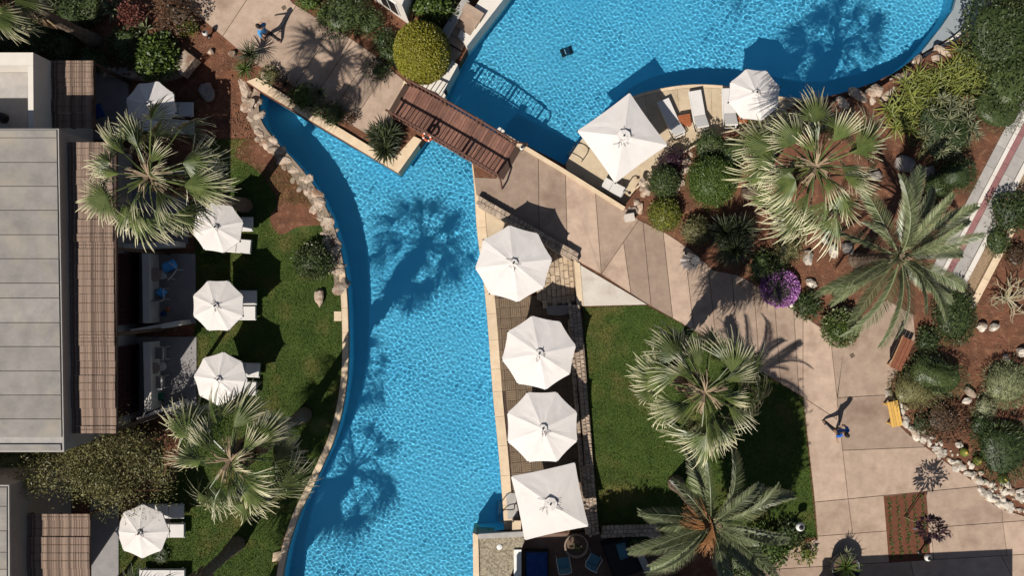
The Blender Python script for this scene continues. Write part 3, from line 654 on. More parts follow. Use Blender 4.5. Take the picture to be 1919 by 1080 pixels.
# ------------------------------------------------------------------ parasols
def parasol(px, py, z0, ze, apex, r_px, n, rot, label, group, cordn=6, wrinkle=0.035):
    c = P(px, py, z0 + ze); rad = r_px / SCALE * (1 - (z0 + ze) / CAM_H); root = thing('parasol', label, 'umbrella', (c.x, c.y, z0), 0, group)
    rr = random.Random(int(px * 7 + py)); root.rotation_euler = (rr.uniform(-.02, .02), rr.uniform(-.02, .02), 0)
    MB().tube([(0, 0, 0), (0, 0, apex + .1)], .03, 8).build('pole', m_metal, root)
    MB().lathe([(.32, 0), (.32, .06), (.08, .10), (.06, .35)], 14).build('base', m_grey, root)
    m = MB(); vs = []; rows = (.06, .3, .55, .8, 1.0); sub = 6 if n == 4 else 4; N = n * sub
    for ri, r in enumerate(rows):
        for k in range(N):
            f = (k % sub) / sub; a0, a1 = rot + 2 * math.pi * (k // sub) / n, rot + 2 * math.pi * (k // sub + 1) / n
            x = math.cos(a0) * (1 - f) + math.cos(a1) * f; y = math.sin(a0) * (1 - f) + math.sin(a1) * f
            s = 4 * f * (1 - f); pull = 1 - .025 * s * r; z = apex + (ze - apex) * (r ** 1.06) - .02 * s * math.sin(math.pi * min(r, .8)) + rr.uniform(-wrinkle, wrinkle) * .2 * (0 if f == 0 else 1)
            vs.append((x * rad * r * pull, y * rad * r * pull, z))
    for k in range(N):
        x, y, z = vs[(len(rows) - 1) * N + k]; vs.append((x * .998, y * .998, z - .07))
    fs = [(i * N + k, (i + 1) * N + k, (i + 1) * N + (k + 1) % N, i * N + (k + 1) % N) for i in range(len(rows)) for k in range(N)]
    m.add(vs, fs); ob = m.build('canopy', m_canvas, root)
    for k in range(n):
        a = rot + 2 * math.pi * k / n; ux, uy = math.cos(a), math.sin(a)
        MB().beam((ux * .08, uy * .08, apex - .05), (ux * rad * .99, uy * rad * .99, ze - .035), .02, .025).build('rib', m_metal, root)
        MB().beam((0, 0, ze - .45), (ux * rad * .5, uy * rad * .5, (ze + apex) / 2 - .08), .016, .02).build('strut', m_metal, root)
        MB().box((ux * rad * .995, uy * rad * .995, ze - .012), (.06, .05, .05), a).build('rib_tip', m_dark, root)
    vr = .12 if n == 8 else .15     # vent flap with its cords
    vm = MB(); vv = [(0, 0, apex + .06)] + [(math.cos(rot + 2 * math.pi * k / 8) * rad * vr, math.sin(rot + 2 * math.pi * k / 8) * rad * vr, apex + .012 + (.018 if k % 2 else 0)) for k in range(8)]
    vm.add(vv, [(0, 1 + k, 1 + (k + 1) % 8) for k in range(8)]); vm.build('vent_flap', m_canvas, root)
    MB().lathe([(.028, 0), (.04, .05), (.012, .10)], 8, (0, 0, apex + .05)).build('finial', m_dark, root)
    for k in range(cordn):
        a = rr.uniform(0, 6.28); r0 = rad * vr * rr.uniform(.3, .95); r1 = rad * vr * rr.uniform(1.1, 2.0); w = rr.uniform(-.5, .5); sl = (ze - apex) / rad
        MB().tube([(math.cos(a) * r0, math.sin(a) * r0, apex + .05), (math.cos(a + w * .5) * (r0 + r1) / 2, math.sin(a + w * .5) * (r0 + r1) / 2, apex + sl * (r0 + r1) / 2 + .06), (math.cos(a + w) * r1, math.sin(a + w) * r1, apex + sl * r1 + .03)], .008, 4).build('cord', m_dark, root)
    return root
GB = 'white parasols on the wooden pool deck'; GL = 'small white parasols on the left lawn'; GU = 'white parasols on the upper pool deck'
parasol(964, 495, 0, 2.2, 2.64, 73, 8, R(96.5), 'white octagonal parasol beside the stone landing, nearest the bridge', GB, 8)
parasol(1010, 661, 0, 2.2, 2.64, 71, 8, R(100.7), 'white octagonal parasol in the middle of the wooden deck', GB, 8)
parasol(1015, 802, 0, 2.2, 2.64, 71, 8, R(113), 'white octagonal parasol next to the square one on the wooden deck', GB, 8)
parasol(1029, 941, 0, 2.2, 2.62, 87, 4, R(57), 'white square parasol at the lower end of the wooden deck', GB, 8)
parasol(1167, 257, 0, 2.2, 2.64, 86, 4, R(81), 'large white square parasol over the upper pool deck', GU, 8)
parasol(1413, 178, 0, 2.05, 2.37, 51, 8, R(107), 'white octagonal parasol on the upper deck under the fan palm', GU, 4)
parasol(283, 200, 0, 2.0, 2.32, 49, 8, R(74.5), 'small white parasol partly covered by the top fan palm', GL, 3)
parasol(407, 427, 0, 2.0, 2.32, 49, 8, R(13.5), 'small white parasol below the top fan palm fronds', GL, 6)
parasol(410, 572, 0, 2.0, 2.32, 51, 8, R(22.5), 'small white parasol beside the terrace with the blue towel', GL, 6)
parasol(412, 711, 0, 2.0, 2.32, 51, 8, R(39), 'small white parasol dappled by palm shade beside the two chairs', GL, 4)
parasol(268, 998, 0, 2.0, 2.32, 51, 8, R(0), 'small white parasol at the lower left under the wispy tree', GL, 5)
# closed parasol on the path
p = P(1284, 492, Z1); cp = thing('closed_parasol', 'closed white parasol standing at the path edge by the yucca', 'umbrella', (p.x, p.y, Z1))
MB().tube([(0, 0, 0), (0, 0, 2.75)], .025, 8).build('pole', m_metal, cp); MB().lathe([(.2, 0), (.2, .07), (.05, .12)], 12).build('base', m_grey, cp)
m = MB(); vs = []; prof = ((.55, .40), (.8, .38), (1.5, .28), (2.2, .15), (2.7, .03))
for z, r in prof:
    for k in range(20): vs.append((math.cos(k * math.pi / 10) * r * (1 if k % 2 else .62), math.sin(k * math.pi / 10) * r * (1 if k % 2 else .62), z))
m.add(vs, [(i * 20 + k, i * 20 + (k + 1) % 20, (i + 1) * 20 + (k + 1) % 20, (i + 1) * 20 + k) for i in range(4) for k in range(20)]).build('canopy', m_canvas, cp)
MB().lathe([(.2, 1.7), (.215, 1.75), (.19, 1.8)], 14).build('strap', m_dark, cp); MB().lathe([(.03, 2.7), (.04, 2.76), (.01, 2.82)], 8).build('finial', m_dark, cp)

# ------------------------------------------------------------------ sun loungers, tables, chairs
def lounger(px, py, ang, label, group, L=1.95, W=.64, back=.0, z=.03, arms=False):
    p = P(px, py, .4); root = thing('sun_lounger', label, 'sun lounger', (p.x, p.y, z), ang, group)
    MB().box((0, W / 2 - .02, .27), (L, .04, .05)).box((0, -W / 2 + .02, .27), (L, .04, .05)).box((L / 2 - .02, 0, .27), (.04, W - .08, .05)).box((-L / 2 + .02, 0, .27), (.04, W - .08, .05)).build('frame', m_metal, root)
    for sx in (-1, 1):
        for sy in (-1, 1): MB().box((sx * (L / 2 - .2), sy * (W / 2 - .03), .122), (.04, .04, .245)).build('leg', m_metal, root)
    xb = L / 2 - .62
    MB().box(((-L / 2 + xb) / 2 + .005, 0, .335), (xb + L / 2 - .03, W - .05, .085), taper=.985).build('seat_cushion', m_cush, root)
    a = back; MB().box((xb + .31 * math.cos(a), 0, .345 + .31 * math.sin(a)), (.6, W - .05, .085), ry=-a, taper=.98).build('back_cushion', m_cush, root)
    if arms:
        m = MB(); m.tube([(xb + .2, -W / 2 - .01, .28), (L / 2 + .02, -W / 2 - .01, .36), (L / 2 + .08, -W / 2 + .08, .40), (L / 2 + .08, W / 2 - .08, .40), (L / 2 + .02, W / 2 + .01, .36), (xb + .2, W / 2 + .01, .28)], .018, 6); m.build('head_rail', m_dark, root)
    return root
GLO = 'white sun loungers in pairs under the lawn parasols'
for (x, y, t, a), lab in zip(((318, 204, 1, 0), (320, 236, 1, -3), (430, 420, 1, 0), (427, 459, 1, -5), (437, 558, 1, 0), (436, 587, 1, 0), (443, 693, 1, -3), (437, 727, 1, -3), (300, 960, 1, 0), (302, 996, 1, 0), (303, 1082, 1, 0)), (
        'upper white lounger at the top lawn parasol in shade', 'lower white lounger at the top lawn parasol by the palm', 'upper white lounger of the parasol below the top palm', 'lower white lounger of the parasol below the top palm, turned askew',
        'upper white lounger of the parasol beside the blue towel terrace', 'lower white lounger of the parasol beside the blue towel terrace', 'upper white lounger of the dappled parasol', 'lower white lounger of the dappled parasol',
        'upper shaded lounger of the lower left parasol', 'lower sunlit lounger of the lower left parasol', 'white lounger cut by the lower edge of the picture')):
    lounger(x, y, R(a), lab, GLO, 1.98, .62)
GUL = 'white sun loungers on the upper deck'
def heading(x0, y0, x1, y1): return math.atan2(-(y1 - y0), x1 - x0)
lounger(1258, 221, heading(1242, 187, 1271, 252), 'lounger in the shade beside the large square parasol', GUL, 1.75, .56, .5, .04, True)
lounger(1309, 206, heading(1303, 172, 1315, 240), 'sunlit lounger in the middle of the upper deck', GUL, 1.75, .56, .5, .04, True)
lounger(1367, 202, heading(1366, 168, 1368, 236), 'lounger half under the octagonal parasol of the upper deck', GUL, 1.75, .58, .5, .04, True)
def low_table(px, py, ang, s, label):
    p = P(px, py, .4); root = thing('low_table', label, 'table', (p.x, p.y, .035), ang, 'orange teak tables on the upper deck')
    for k in range(5): MB().box((0, (k - 2) * s / 5, .40), (s, s / 5 - .012, .03)).build('slat', m_teak, root)
    for sx in (-1, 1):
        for sy in (-1, 1): MB().box((sx * (s / 2 - .04), sy * (s / 2 - .04), .193), (.05, .05, .386)).build('leg', m_teak, root)
low_table(1283, 226, R(10), .52, 'orange teak table between the first two loungers'); low_table(1394, 220, R(-20), .5, 'orange teak table under the octagonal upper deck parasol')
def chair(px, py, ang, label, cush, z=.07, frame=m_metal):
    p = P(px, py, .4); root = thing('metal_chair', label, 'chair', (p.x, p.y, z), ang)
    MB().box((0, 0, .42), (.48, .5, .06), taper=.95).build('seat', cush, root); MB().box((-.25, 0, .68), (.05, .48, .4), ry=-.2).build('backrest', cush, root)
    for sx in (-1, 1):
        for sy in (-1, 1): MB().tube([(sx * .24, sy * .27, 0), (sx * .22, sy * .26, .42)], .015, 6).build('leg', frame, root)
    for sy in (-1, 1): MB().tube([(-.30, sy * .27, .86), (-.24, sy * .28, .64), (.22, sy * .28, .62), (.24, sy * .27, .42)], .016, 6).build('armrest', frame, root)
    MB().tube([(-.30, -.27, .86), (-.33, 0, .88), (-.30, .27, .86)], .016, 6).build('back_rail', frame, root)
    return root
def round_table(px, py, z, r, label):
    p = P(px, py, .7); root = thing('round_table', label, 'table', (p.x, p.y, z))
    MB().lathe([(r - .01, .70), (r, .715), (r, .73), (r - .02, .74)], 24).build('table_top', m_pot, root); MB().lathe([(.03, .05), (.03, .7)], 8).build('stem', m_metal, root); MB().lathe([(.2, 0), (.2, .02), (.04, .05)], 14).build('foot', m_metal, root)
round_table(292, 515, .06, .28, 'round table next to the blue towel chair'); round_table(291, 690, .06, .25, 'round table between the two empty terrace chairs')
chair(322, 508, R(140), 'terrace chair with a blue towel over it', m_terr); chair(300, 552, R(95), 'terrace chair holding a light blue and orange bag', m_terr)
chair(302, 662, R(180), 'upper empty white metal chair on the second terrace', m_terr); chair(300, 716, R(180), 'lower empty white metal chair on the second terrace', m_terr)
def cloth(px, py, z, sx, sy, ang, mat, label, cat, amp=.05, name='towel'):
    rr = random.Random(int(px + py)); p = P(px, py, z); m = MB(); n = 7; vs = []
    for i in range(n):
        for j in range(n):
            u, v = i / (n - 1) - .5, j / (n - 1) - .5; vs.append((u * sx * (1 + rr.uniform(-.05, .05)), v * sy * (1 + rr.uniform(-.05, .05)), amp * (rr.random() - .6 * (abs(u) > .4) - .6 * (abs(v) > .4))))
    m.add(vs, [(i * n + j, (i + 1) * n + j, (i + 1) * n + j + 1, i * n + j + 1) for i in range(n - 1) for j in range(n - 1)])
    o = link(name, m.mesh(name, mat, True), None, tuple(p), (0, 0, ang)); md = o.modifiers.new('thick', 'SOLIDIFY'); md.thickness = .02; return tag(o, label, cat)
cloth(317, 499, .62, .62, .45, R(20), m_towel, 'bright blue towel draped on the terrace chair', 'towel', .1)
cloth(302, 549, .62, .36, .4, R(60), m_towel, 'crumpled light blue towel on the second terrace chair', 'towel', .14)
for px, py, r, mt, lab in ((292, 556, .07, m_orange, 'orange ball on the terrace chair by the blue towel'), (316, 580, .10, m_orange, 'orange beach ball on the terrace floor'), (308, 588, .11, m_navy, 'dark blue beach ball on the terrace floor')):
    p = P(px, py, .06); solo('ball', MB().lathe([(r * math.sin(a), r - r * math.cos(a)) for a in np.linspace(.05, math.pi - .05, 10)], 14, (p.x, p.y, .47 if px < 300 else .06)), mt, lab, 'ball', shade=True)
cloth(296, 744, .3, .5, .36, R(0), m_green, 'dark green cloth lying on the second terrace', 'cloth', .1); cloth(228, 768, .4, .6, .4, R(0), m_navy, 'blue towel under the pergola edge', 'towel', .1)
cloth(184, 208, .5, .4, .6, R(20), m_navy, 'navy blue chair cover on the top terrace', 'cloth', .1)
# bottom terrace furniture
chair(1056, 1056, R(100), 'white framed armchair with teal cushion below the big pot', m_teal, .03); chair(1112, 1050, R(60), 'white framed armchair with teal cushion facing the daybed', m_teal, .03)
p = P(1006, 1068, .3); db = thing('daybed', 'navy blue daybed beside the white planter on the lower terrace', 'daybed', (p.x, p.y, .02))
MB().box((0, 0, .15), (1.0, 1.6, .3)).build('frame', m_dark, db); MB().box((0, 0, .38), (.92, 1.5, .16), taper=.96).build('mattress', m_navy, db); MB().box((.15, .5, .5), (.5, .3, .12), .2, taper=.8).build('pillow', m_navy, db)
p = P(970, 1065, .5); solo('planter_box', MB().box((p.x, p.y, .3), (.32, 1.6, .6)), m_whiteb, 'white rectangular planter box beside the navy daybed', 'planter')
p = P(1165, 1045, .3); dl = thing('daybed', 'dark lounge bed with a light blue towel by the stone wall', 'daybed', (p.x, p.y, .02), R(20))
MB().box((0, 0, .15), (1.3, 1.7, .3)).build('frame', m_dark, dl); MB().box((0, 0, .37), (1.2, 1.6, .14), taper=.96).build('mattress', m_trou, dl)
cloth(1167, 1034, .5, .42, .7, R(15), m_teal, 'light blue towel on the dark lounge bed', 'towel', .06)
p = P(1204, 1050, .9); solo('plank_bench', MB().box((p.x, p.y, .88), (.3, 1.15, .06), R(25)).box((p.x - .2, p.y + .4, .43), (.24, .1, .85), R(25)).box((p.x + .2, p.y - .4, .43), (.24, .1, .85), R(25)), m_greypav, 'narrow white plank table under the fruiting palm', 'table')
p = P(1080, 1023, .5); pt = thing('round_planter', 'large round terracotta planter below the square parasol', 'planter', (p.x, p.y, .02))
MB().lathe([(.36, 0), (.5, .5), (.53, .6), (.46, .6), (.44, .5)], 24).build('pot', m_pot, pt, True); MB().lathe([(.44, .5), (.2, .53)], 20).build('soil', m_joint, pt)
p = P(968, 986, .3); bx_ = thing('wicker_chest', 'small brown chest beside the pool ladder', 'chest', (p.x, p.y, .03))
MB().box((0, 0, .2), (.36, .5, .4)).build('body', m_decktile, bx_); MB().box((0, .0, .42), (.38, .52, .04)).build('lid', m_cream, bx_)
p = P(958, 950, .03); solo('deck_hatch', MB().prism(PP([(948, 925), (966, 925), (972, 972), (952, 974)], .05), .02, .055), m_greypav, 'grey hatch in the deck behind the pool ladder', 'hatch')

# pool ladders, pool cleaner, drains
def ladder(px, py, ang, label):
    p = P(px, py, .05); root = thing('pool_ladder', label, 'ladder', (p.x, p.y, .05), ang)
    for s in (-.27, .27):
        pts = [(.45, s, -.02), (.45, s, .55), (.34, s, .75), (.1, s, .8), (-.12, s, .68), (-.18, s, .3), (-.18, s, -1.1)]
        MB().tube(smooth(pts, 3), .022, 7).build('handrail', m_dark, root, True)
    for z in (-.35, -.65, -.95): MB().box((-.18, 0, z), (.1, .54, .03)).build('rung', m_steel, root)
ladder(944, 958, R(-3), 'dark pool ladder at the lower end of the wooden deck'); ladder(1079, 283, R(-30), 'dark pool ladder beside the large square parasol')
p = P(1062, 96, -1.2); rb = thing('pool_cleaner', 'dark robotic cleaner on the floor of the upper pool', 'pool cleaner', (p.x, p.y, DEPTH), R(20))
for o in (MB().box((0, 0, .16), (.36, .34, .2), taper=.8).build('body', m_robot, rb), MB().tube([(.19, -.18, .08), (.19, .18, .08)], .08, 10).build('roller', m_dark, rb), MB().tube([(-.19, -.18, .08), (-.19, .18, .08)], .08, 10).build('roller', m_dark, rb), MB().tube([(-.08, -.1, .25), (-.08, 0, .34), (-.08, .1, .25)], .02, 6).build('handle', m_whiteb, rb)): o.cycles.is_caustics_receiver = True
for px, py, lab in ((1386, 534, 'small dark drain cover in the path near the purple flowers'), (1597, 667, 'small dark drain cover in the path near the wooden bench'), (532, 14, 'small dark drain cover in the upper garden path'), (1466 + 0, 760, '')):
    if lab: p = P(px, py, Z1); solo('drain_cover', MB().box((p.x, p.y, Z1 + .006), (.17, .17, .02), .5), m_trunk, lab, 'drain cover')

# path furniture: benches, lamps, box
def bench(px, py, ang, L, W, label, seat, back=None, n=3):
    p = P(px, py, Z1 + .4); root = thing('bench', label, 'bench', (p.x, p.y, Z1), ang)
    for k in range(n): MB().box((0, (k - (n - 1) / 2) * W / n, .43), (L, W / n - .015, .04)).build('slat', seat, root)
    for sx in (-1, 1):
        for sy in (-1, 1): MB().box((sx * (L / 2 - .12), sy * (W / 2 - .05), .205), (.07, .07, .41)).build('leg', back or seat, root)
    if back:
        for k in range(3): MB().box((0, W / 2 + .05 + k * .07, .52 + k * .13), (L, .11, .035), rx=R(60)).build('back_slat', back, root)
        for sx in (-1, 1): MB().beam((sx * (L / 2 - .1), W / 2, .4), (sx * (L / 2 - .1), W / 2 + .24, .86), .05, .05).build('back_post', back, root)
bench(1690, 664, R(66), 1.4, .5, 'brown wooden bench with a back at the path under the date palm', m_benchb, m_bencht)
bench(1676, 776, R(-79) , 1.08, .46, 'plain yellow wooden bench beside the rock edging', m_benchy, None, 4)
def bollard(px, py, z, h, label, globe=.17):
    p = P(px, py, z + h * .8); root = thing('bollard_lamp', label, 'lamp', (p.x, p.y, z), 0, 'garden bollard lamps')
    MB().lathe([(.09, 0), (.09, .03), (.04, .05), (.04, h - .2)], 10).build('post', m_dark, root); MB().lathe([(.06, h - .2), (globe * .8, h - .17), (globe, h - .08), (globe * .7, h + .04), (.03, h + .09)], 14).build('globe', m_whiteb, root, True); MB().lathe([(globe * .55, h + .06), (globe * .5, h + .09), (.02, h + .14)], 12).build('cap', m_dark, root)
bollard(385, 62, Z1, .55, 'small bollard lamp beside the upper garden path', .12); bollard(1498, 987, Z1, .9, 'white globe lamp on the lawn corner by the fruiting palm', .19); bollard(1737, 1045, Z1, .8, 'grey globe lamp at the end of the seedling bed', .15); bollard(978, 277, Z1 + .1, .35, 'small lamp on the kerb at the end of the bridge', .1)
p = P(1178, 409, Z1); eb = thing('electric_box', 'small pale electric box at the path corner beside the ball shrub', 'box', (p.x, p.y, Z1), R(10)); MB().box((0, 0, .17), (.36, .30, .34)).build('body', m_whiteb, eb); MB().box((0, 0, .36), (.4, .34, .03)).build('lid', m_slabw, eb)
p = P(1165, 362, .03); sp = thing('shower_post', 'thin dark garden shower post behind the square parasol', 'shower', (p.x, p.y, .03)); MB().lathe([(.12, 0), (.12, .02), (.03, .04)], 12).build('foot', m_dark, sp); MB().tube([(0, 0, .03), (0, 0, 1.0), (.05, -.03, 1.12), (.16, -.1, 1.14)], .025, 7).build('pipe', m_dark, sp); MB().lathe([(.07, 1.10), (.07, 1.13)], 12, (.18, -.11, 0)).build('shower_head', m_dark, sp)
lounger(1150, 352, R(-30), 'short white lounger tucked under the path wall behind the square parasol', GUL, 1.0, .5, .3, .04)

# ------------------------------------------------------------------ plants
def leaves(n, rad, leaf, seed, mat, lump=.2, aspect=.45, out=.5, zmin=-.25, core=.78, nl=14, shell=.8, name='foliage', power=1.0):
    r = np.random.default_rng(seed); d = r.normal(size=(n, 3)); d /= np.linalg.norm(d, axis=1)[:, None]; d[:, 2] = np.where(d[:, 2] < zmin, -d[:, 2], d[:, 2])
    b = r.normal(size=(nl, 3)); b[:, 2] = np.abs(b[:, 2]) * .8; b /= np.linalg.norm(b, axis=1)[:, None]; am = r.uniform(-lump, lump, nl)
    def rf(d): return 1 + (am[None] * np.exp(-(1 - d @ b.T) / .13)).sum(1)
    rad = np.array(rad); u = shell + (1.04 - shell) * r.random(n) ** .6
    if shell < .9: u = np.where(r.random(n) < .09, u * r.uniform(1.05, 1.28, n), u)      # stray shoots
    pos = d * (rf(d) * u)[:, None] * rad
    ax = r.normal(size=(n, 3)) * (1 - out) + d * out; ax /= np.linalg.norm(ax, axis=1)[:, None]
    sd = np.cross(ax, d + r.normal(size=(n, 3)) * .5); sd /= np.linalg.norm(sd, axis=1)[:, None] + 1e-9
    l = leaf * r.uniform(.6, 1.3, n)[:, None]; w = l * aspect * .5
    v = np.stack([pos, pos + ax * l * .5 + sd * w, pos + ax * l, pos + ax * l * .5 - sd * w], 1).reshape(-1, 3)
    V = v.tolist(); F = np.arange(4 * n).reshape(-1, 4).tolist()
    if core:
        bm = bmesh.new(); bmesh.ops.create_icosphere(bm, subdivisions=3, radius=1); k = len(V)
        cd = np.array([q.co[:] for q in bm.verts]); cd /= np.linalg.norm(cd, axis=1)[:, None]; cv = cd * (rf(cd) * core)[:, None] * rad
        V += cv.tolist(); F += [[q.index + k for q in f.verts] for f in bm.faces]; bm.free()
    me = bpy.data.meshes.new(name); me.from_pydata(V, [], F); me.materials.append(mat); return me
SEED = [100]
def bush(px, py, r_px, h, mat, label, leaf=.13, n=1500, z=Z1, ry=1.0, lump=.32, aspect=.45, name='shrub', group=None, core=.78, out=.5, extra=None, shell=.75):
    SEED[0] += 1; c = P(px, py, z + h * .55); k = r_px / SCALE * (1 - (z + h * .5) / CAM_H)
    root = thing(name, label, 'shrub', (c.x, c.y, z), 0, group); rz = h * .58
    link('foliage', leaves(n, (k, k * ry, rz), leaf, SEED[0], mat, lump, aspect, out, core=core, shell=shell), root, (0, 0, h - rz))
    m = MB()
    for a in range(3): m.tube([(math.cos(a * 2.1) * .04, math.sin(a * 2.1) * .04, -.05), (math.cos(a * 2.1) * k * .3, math.sin(a * 2.1) * k * .3, h * .5)], [.035, .02], 5)
    m.build('stem', m_bark, root)
    if extra: fl_ = link('flowers', leaves(extra[1], (k * 1.02, k * ry * 1.02, rz * 1.02), extra[2], SEED[0] + 500, extra[0], lump, .9, .8, core=0, zmin=0, shell=.9, name='flowers'), root, (0, 0, h - rz)); fl_['kind'] = 'stuff'
    return root
def leaf_strip(m, base, az, el, L, W, droop, seg=4, fold=.25, r=random):
    pts = []; p = Vector(base); e = el
    for i in range(seg + 1):
        pts.append(p.copy()); e -= droop / seg; p = p + Vector((math.cos(az) * math.cos(e), math.sin(az) * math.cos(e), math.sin(e))) * (L / seg)
    sd = Vector((-math.sin(az), math.cos(az), 0)); vs = []; tt = []
    for i, q in enumerate(pts):
        t = i / seg; w = W * (1 - t) ** .7 * (.75 + .6 * t) if t < 1 else .002; vs += [q - sd * w / 2 + Vector((0, 0, w * fold)), q, q + sd * w / 2 + Vector((0, 0, w * fold))]; tt += [t] * 3
    m.add(vs, [f for i in range(seg) for f in ((3 * i, 3 * i + 3, 3 * i + 4, 3 * i + 1), (3 * i + 1, 3 * i + 4, 3 * i + 5, 3 * i + 2))], tt)
def rosette(n, L, W, mat, seed, e0=80, e1=-5, droop=.5, seg=4, name='leaves', stem=0.0):
    r = random.Random(seed); m = MB()
    for i in range(n):
        f = i / max(n - 1, 1); el = R(e0 + (e1 - e0) * f + r.uniform(-8, 8)); leaf_strip(m, (0, 0, stem), i * 2.39996 + r.uniform(-.2, .2), el, L * r.uniform(.75, 1.1), W, droop * r.uniform(.5, 1.3), seg)
    return m.mesh(name, mat, attr=True)
def spiky(px, py, r_px, mat, label, n=70, W=.05, z=Z1, stem=.3, droop=.5, e1=-10, heads=1, name='yucca', cat='plant', spread=.25, seed=None, e0=82):
    SEED[0] += 1; r = random.Random(SEED[0]); L = r_px / SCALE * .97; c = P(px, py, z + stem + L * .3)
    root = thing(name, label, cat, (c.x, c.y, z)); me = rosette(n, L * (1 if heads == 1 else .72), W, mat, SEED[0], e0, e1, droop)
    for k in range(heads):
        a = k * 2.4; o = (0, 0) if heads == 1 else (math.cos(a) * L * spread * (k > 0), math.sin(a) * L * spread * (k > 0)); hh = stem * r.uniform(.8, 1.1)
        link('leaf_rosette', me, root, (o[0], o[1], hh), (r.uniform(-.1, .1), r.uniform(-.1, .1), r.uniform(0, 6)))
        MB().tube([(o[0] * .3, o[1] * .3, -.05), (o[0], o[1], hh)], [.07, .055], 6).build('stem', m_trunk, root)
    return root

# palms
def fan_frond(seed, mat, lp=1.3, Lr=1.3, N=24, bend=-.35, arc=165, fold=.38):
    r = random.Random(seed); m = MB(); m.tube([(0, 0, 0), (lp * .5, 0, .05), (lp, 0, 0)], [.034, .024, .016], 5, t=.35)
    dA = R(arc) / N; cb, sb = math.cos(bend), math.sin(bend)
    for i in range(N):
        a = -R(arc / 2) + (i + .5) * dA; u = abs(a) / R(arc / 2); L = Lr * (1 - .30 * u ** 1.6) * r.uniform(.86, 1.08); dr = r.uniform(.2, 1.0); tw = r.uniform(-.22, .22); sp = r.uniform(.36, .5)
        vs = []; tt = []; ts = (.03, .22, sp, .72, .88, 1.0)
        for t in ts:
            rr_ = L * t; hw = rr_ * math.tan(dA / 2) * 1.02 if t <= sp else L * sp * math.tan(dA / 2) * (1 - ((t - sp) / (1 - sp)) ** 1.5) * .92 + .004
            aa = a + tw * max(0, t - sp); cx, cy = math.cos(aa), math.sin(aa); zz = -.08 * t * t - dr * max(0, t - sp) ** 1.8 - fold * abs(math.sin(a)) * t; dip = hw * .7
            for s, dz in ((-1, 0), (0, -dip), (1, 0)):
                x, y, z = rr_ * cx - s * hw * cy, rr_ * cy + s * hw * cx, zz + dz; vs.append((lp + x * cb - z * sb, y, x * sb + z * cb)); tt.append(t)
        m.add(vs, [f for k in range(5) for f in ((3 * k, 3 * k + 3, 3 * k + 4, 3 * k + 1), (3 * k + 1, 3 * k + 4, 3 * k + 5, 3 * k + 2))], tt)
    return m.mesh('frond', mat, attr=True)
FANS = [fan_frond(i, m_fan, 1.05 + .2 * (i % 4), 1.28, nn_, bd_, ar, fo) for i, (nn_, bd_, ar, fo) in enumerate(((16, -.1, 75, .8), (22, -.4, 125, .5), (24, -.65, 150, .45), (22, -.85, 130, .6), (20, -.3, 110, .65), (26, -.55, 170, .3), (22, -.5, 140, .45)))]
DRYF = [fan_frond(30 + i, m_fandry, 1.0, 1.0, 18, -.6, 130, .5) for i in range(2)]
def date_frond(seed, mat, L=3.1, arc=1.2, n=58, side=0.0):
    r = random.Random(seed); m = MB(); pts = []; p = Vector((0, 0, 0)); e = 0
    for i in range(13):
        pts.append(p.copy()); e = -arc * ((i + 1) / 12) ** 1.4; sd_ = side * ((i + 1) / 12) ** 1.5; p = p + Vector((math.cos(e) * math.cos(sd_), math.cos(e) * math.sin(sd_), math.sin(e))) * (L / 12)
    m.tube(pts, [.035 - .0026 * i for i in range(13)], 5, t=.1)
    for i in range(n):
        t = .1 + .9 * i / (n - 1); k = min(int(t * 12), 11); f = t * 12 - k; q = pts[k].lerp(pts[k + 1] if k < 12 else pts[12], f) if k < 12 else pts[12]; tg = (pts[min(k + 1, 12)] - pts[k]).normalized(); up = Vector((-tg.z, 0, tg.x))
        ll = .43 * math.sin(math.pi * (.12 + .83 * t)) ** .7 * r.uniform(.85, 1.1) + .06
        for s in (-1, 1):
            d = (Vector((0, s, 0)) * .72 + tg * (.62 + .4 * t) + up * (.40 - .2 * t) * r.uniform(.6, 1.3)).normalized(); w = up * .013 + tg * .024
            a, b = q + d * ll * .5 + Vector((0, 0, -.01)), q + d * ll + Vector((0, 0, -.07 * ll))
            m.add([q - w * .6, q + w * .6, a + w, a - w, b], [(0, 1, 2, 3), (3, 2, 4)], [.3, .3, .6, .6, 1.0])
    return m.mesh('frond', mat, attr=True)
DATES = [date_frond(i, m_date, 3.1, a, side=sd) for i, (a, sd) in enumerate(((.55, .25), (.9, -.45), (1.25, .5), (1.7, -.35)))]
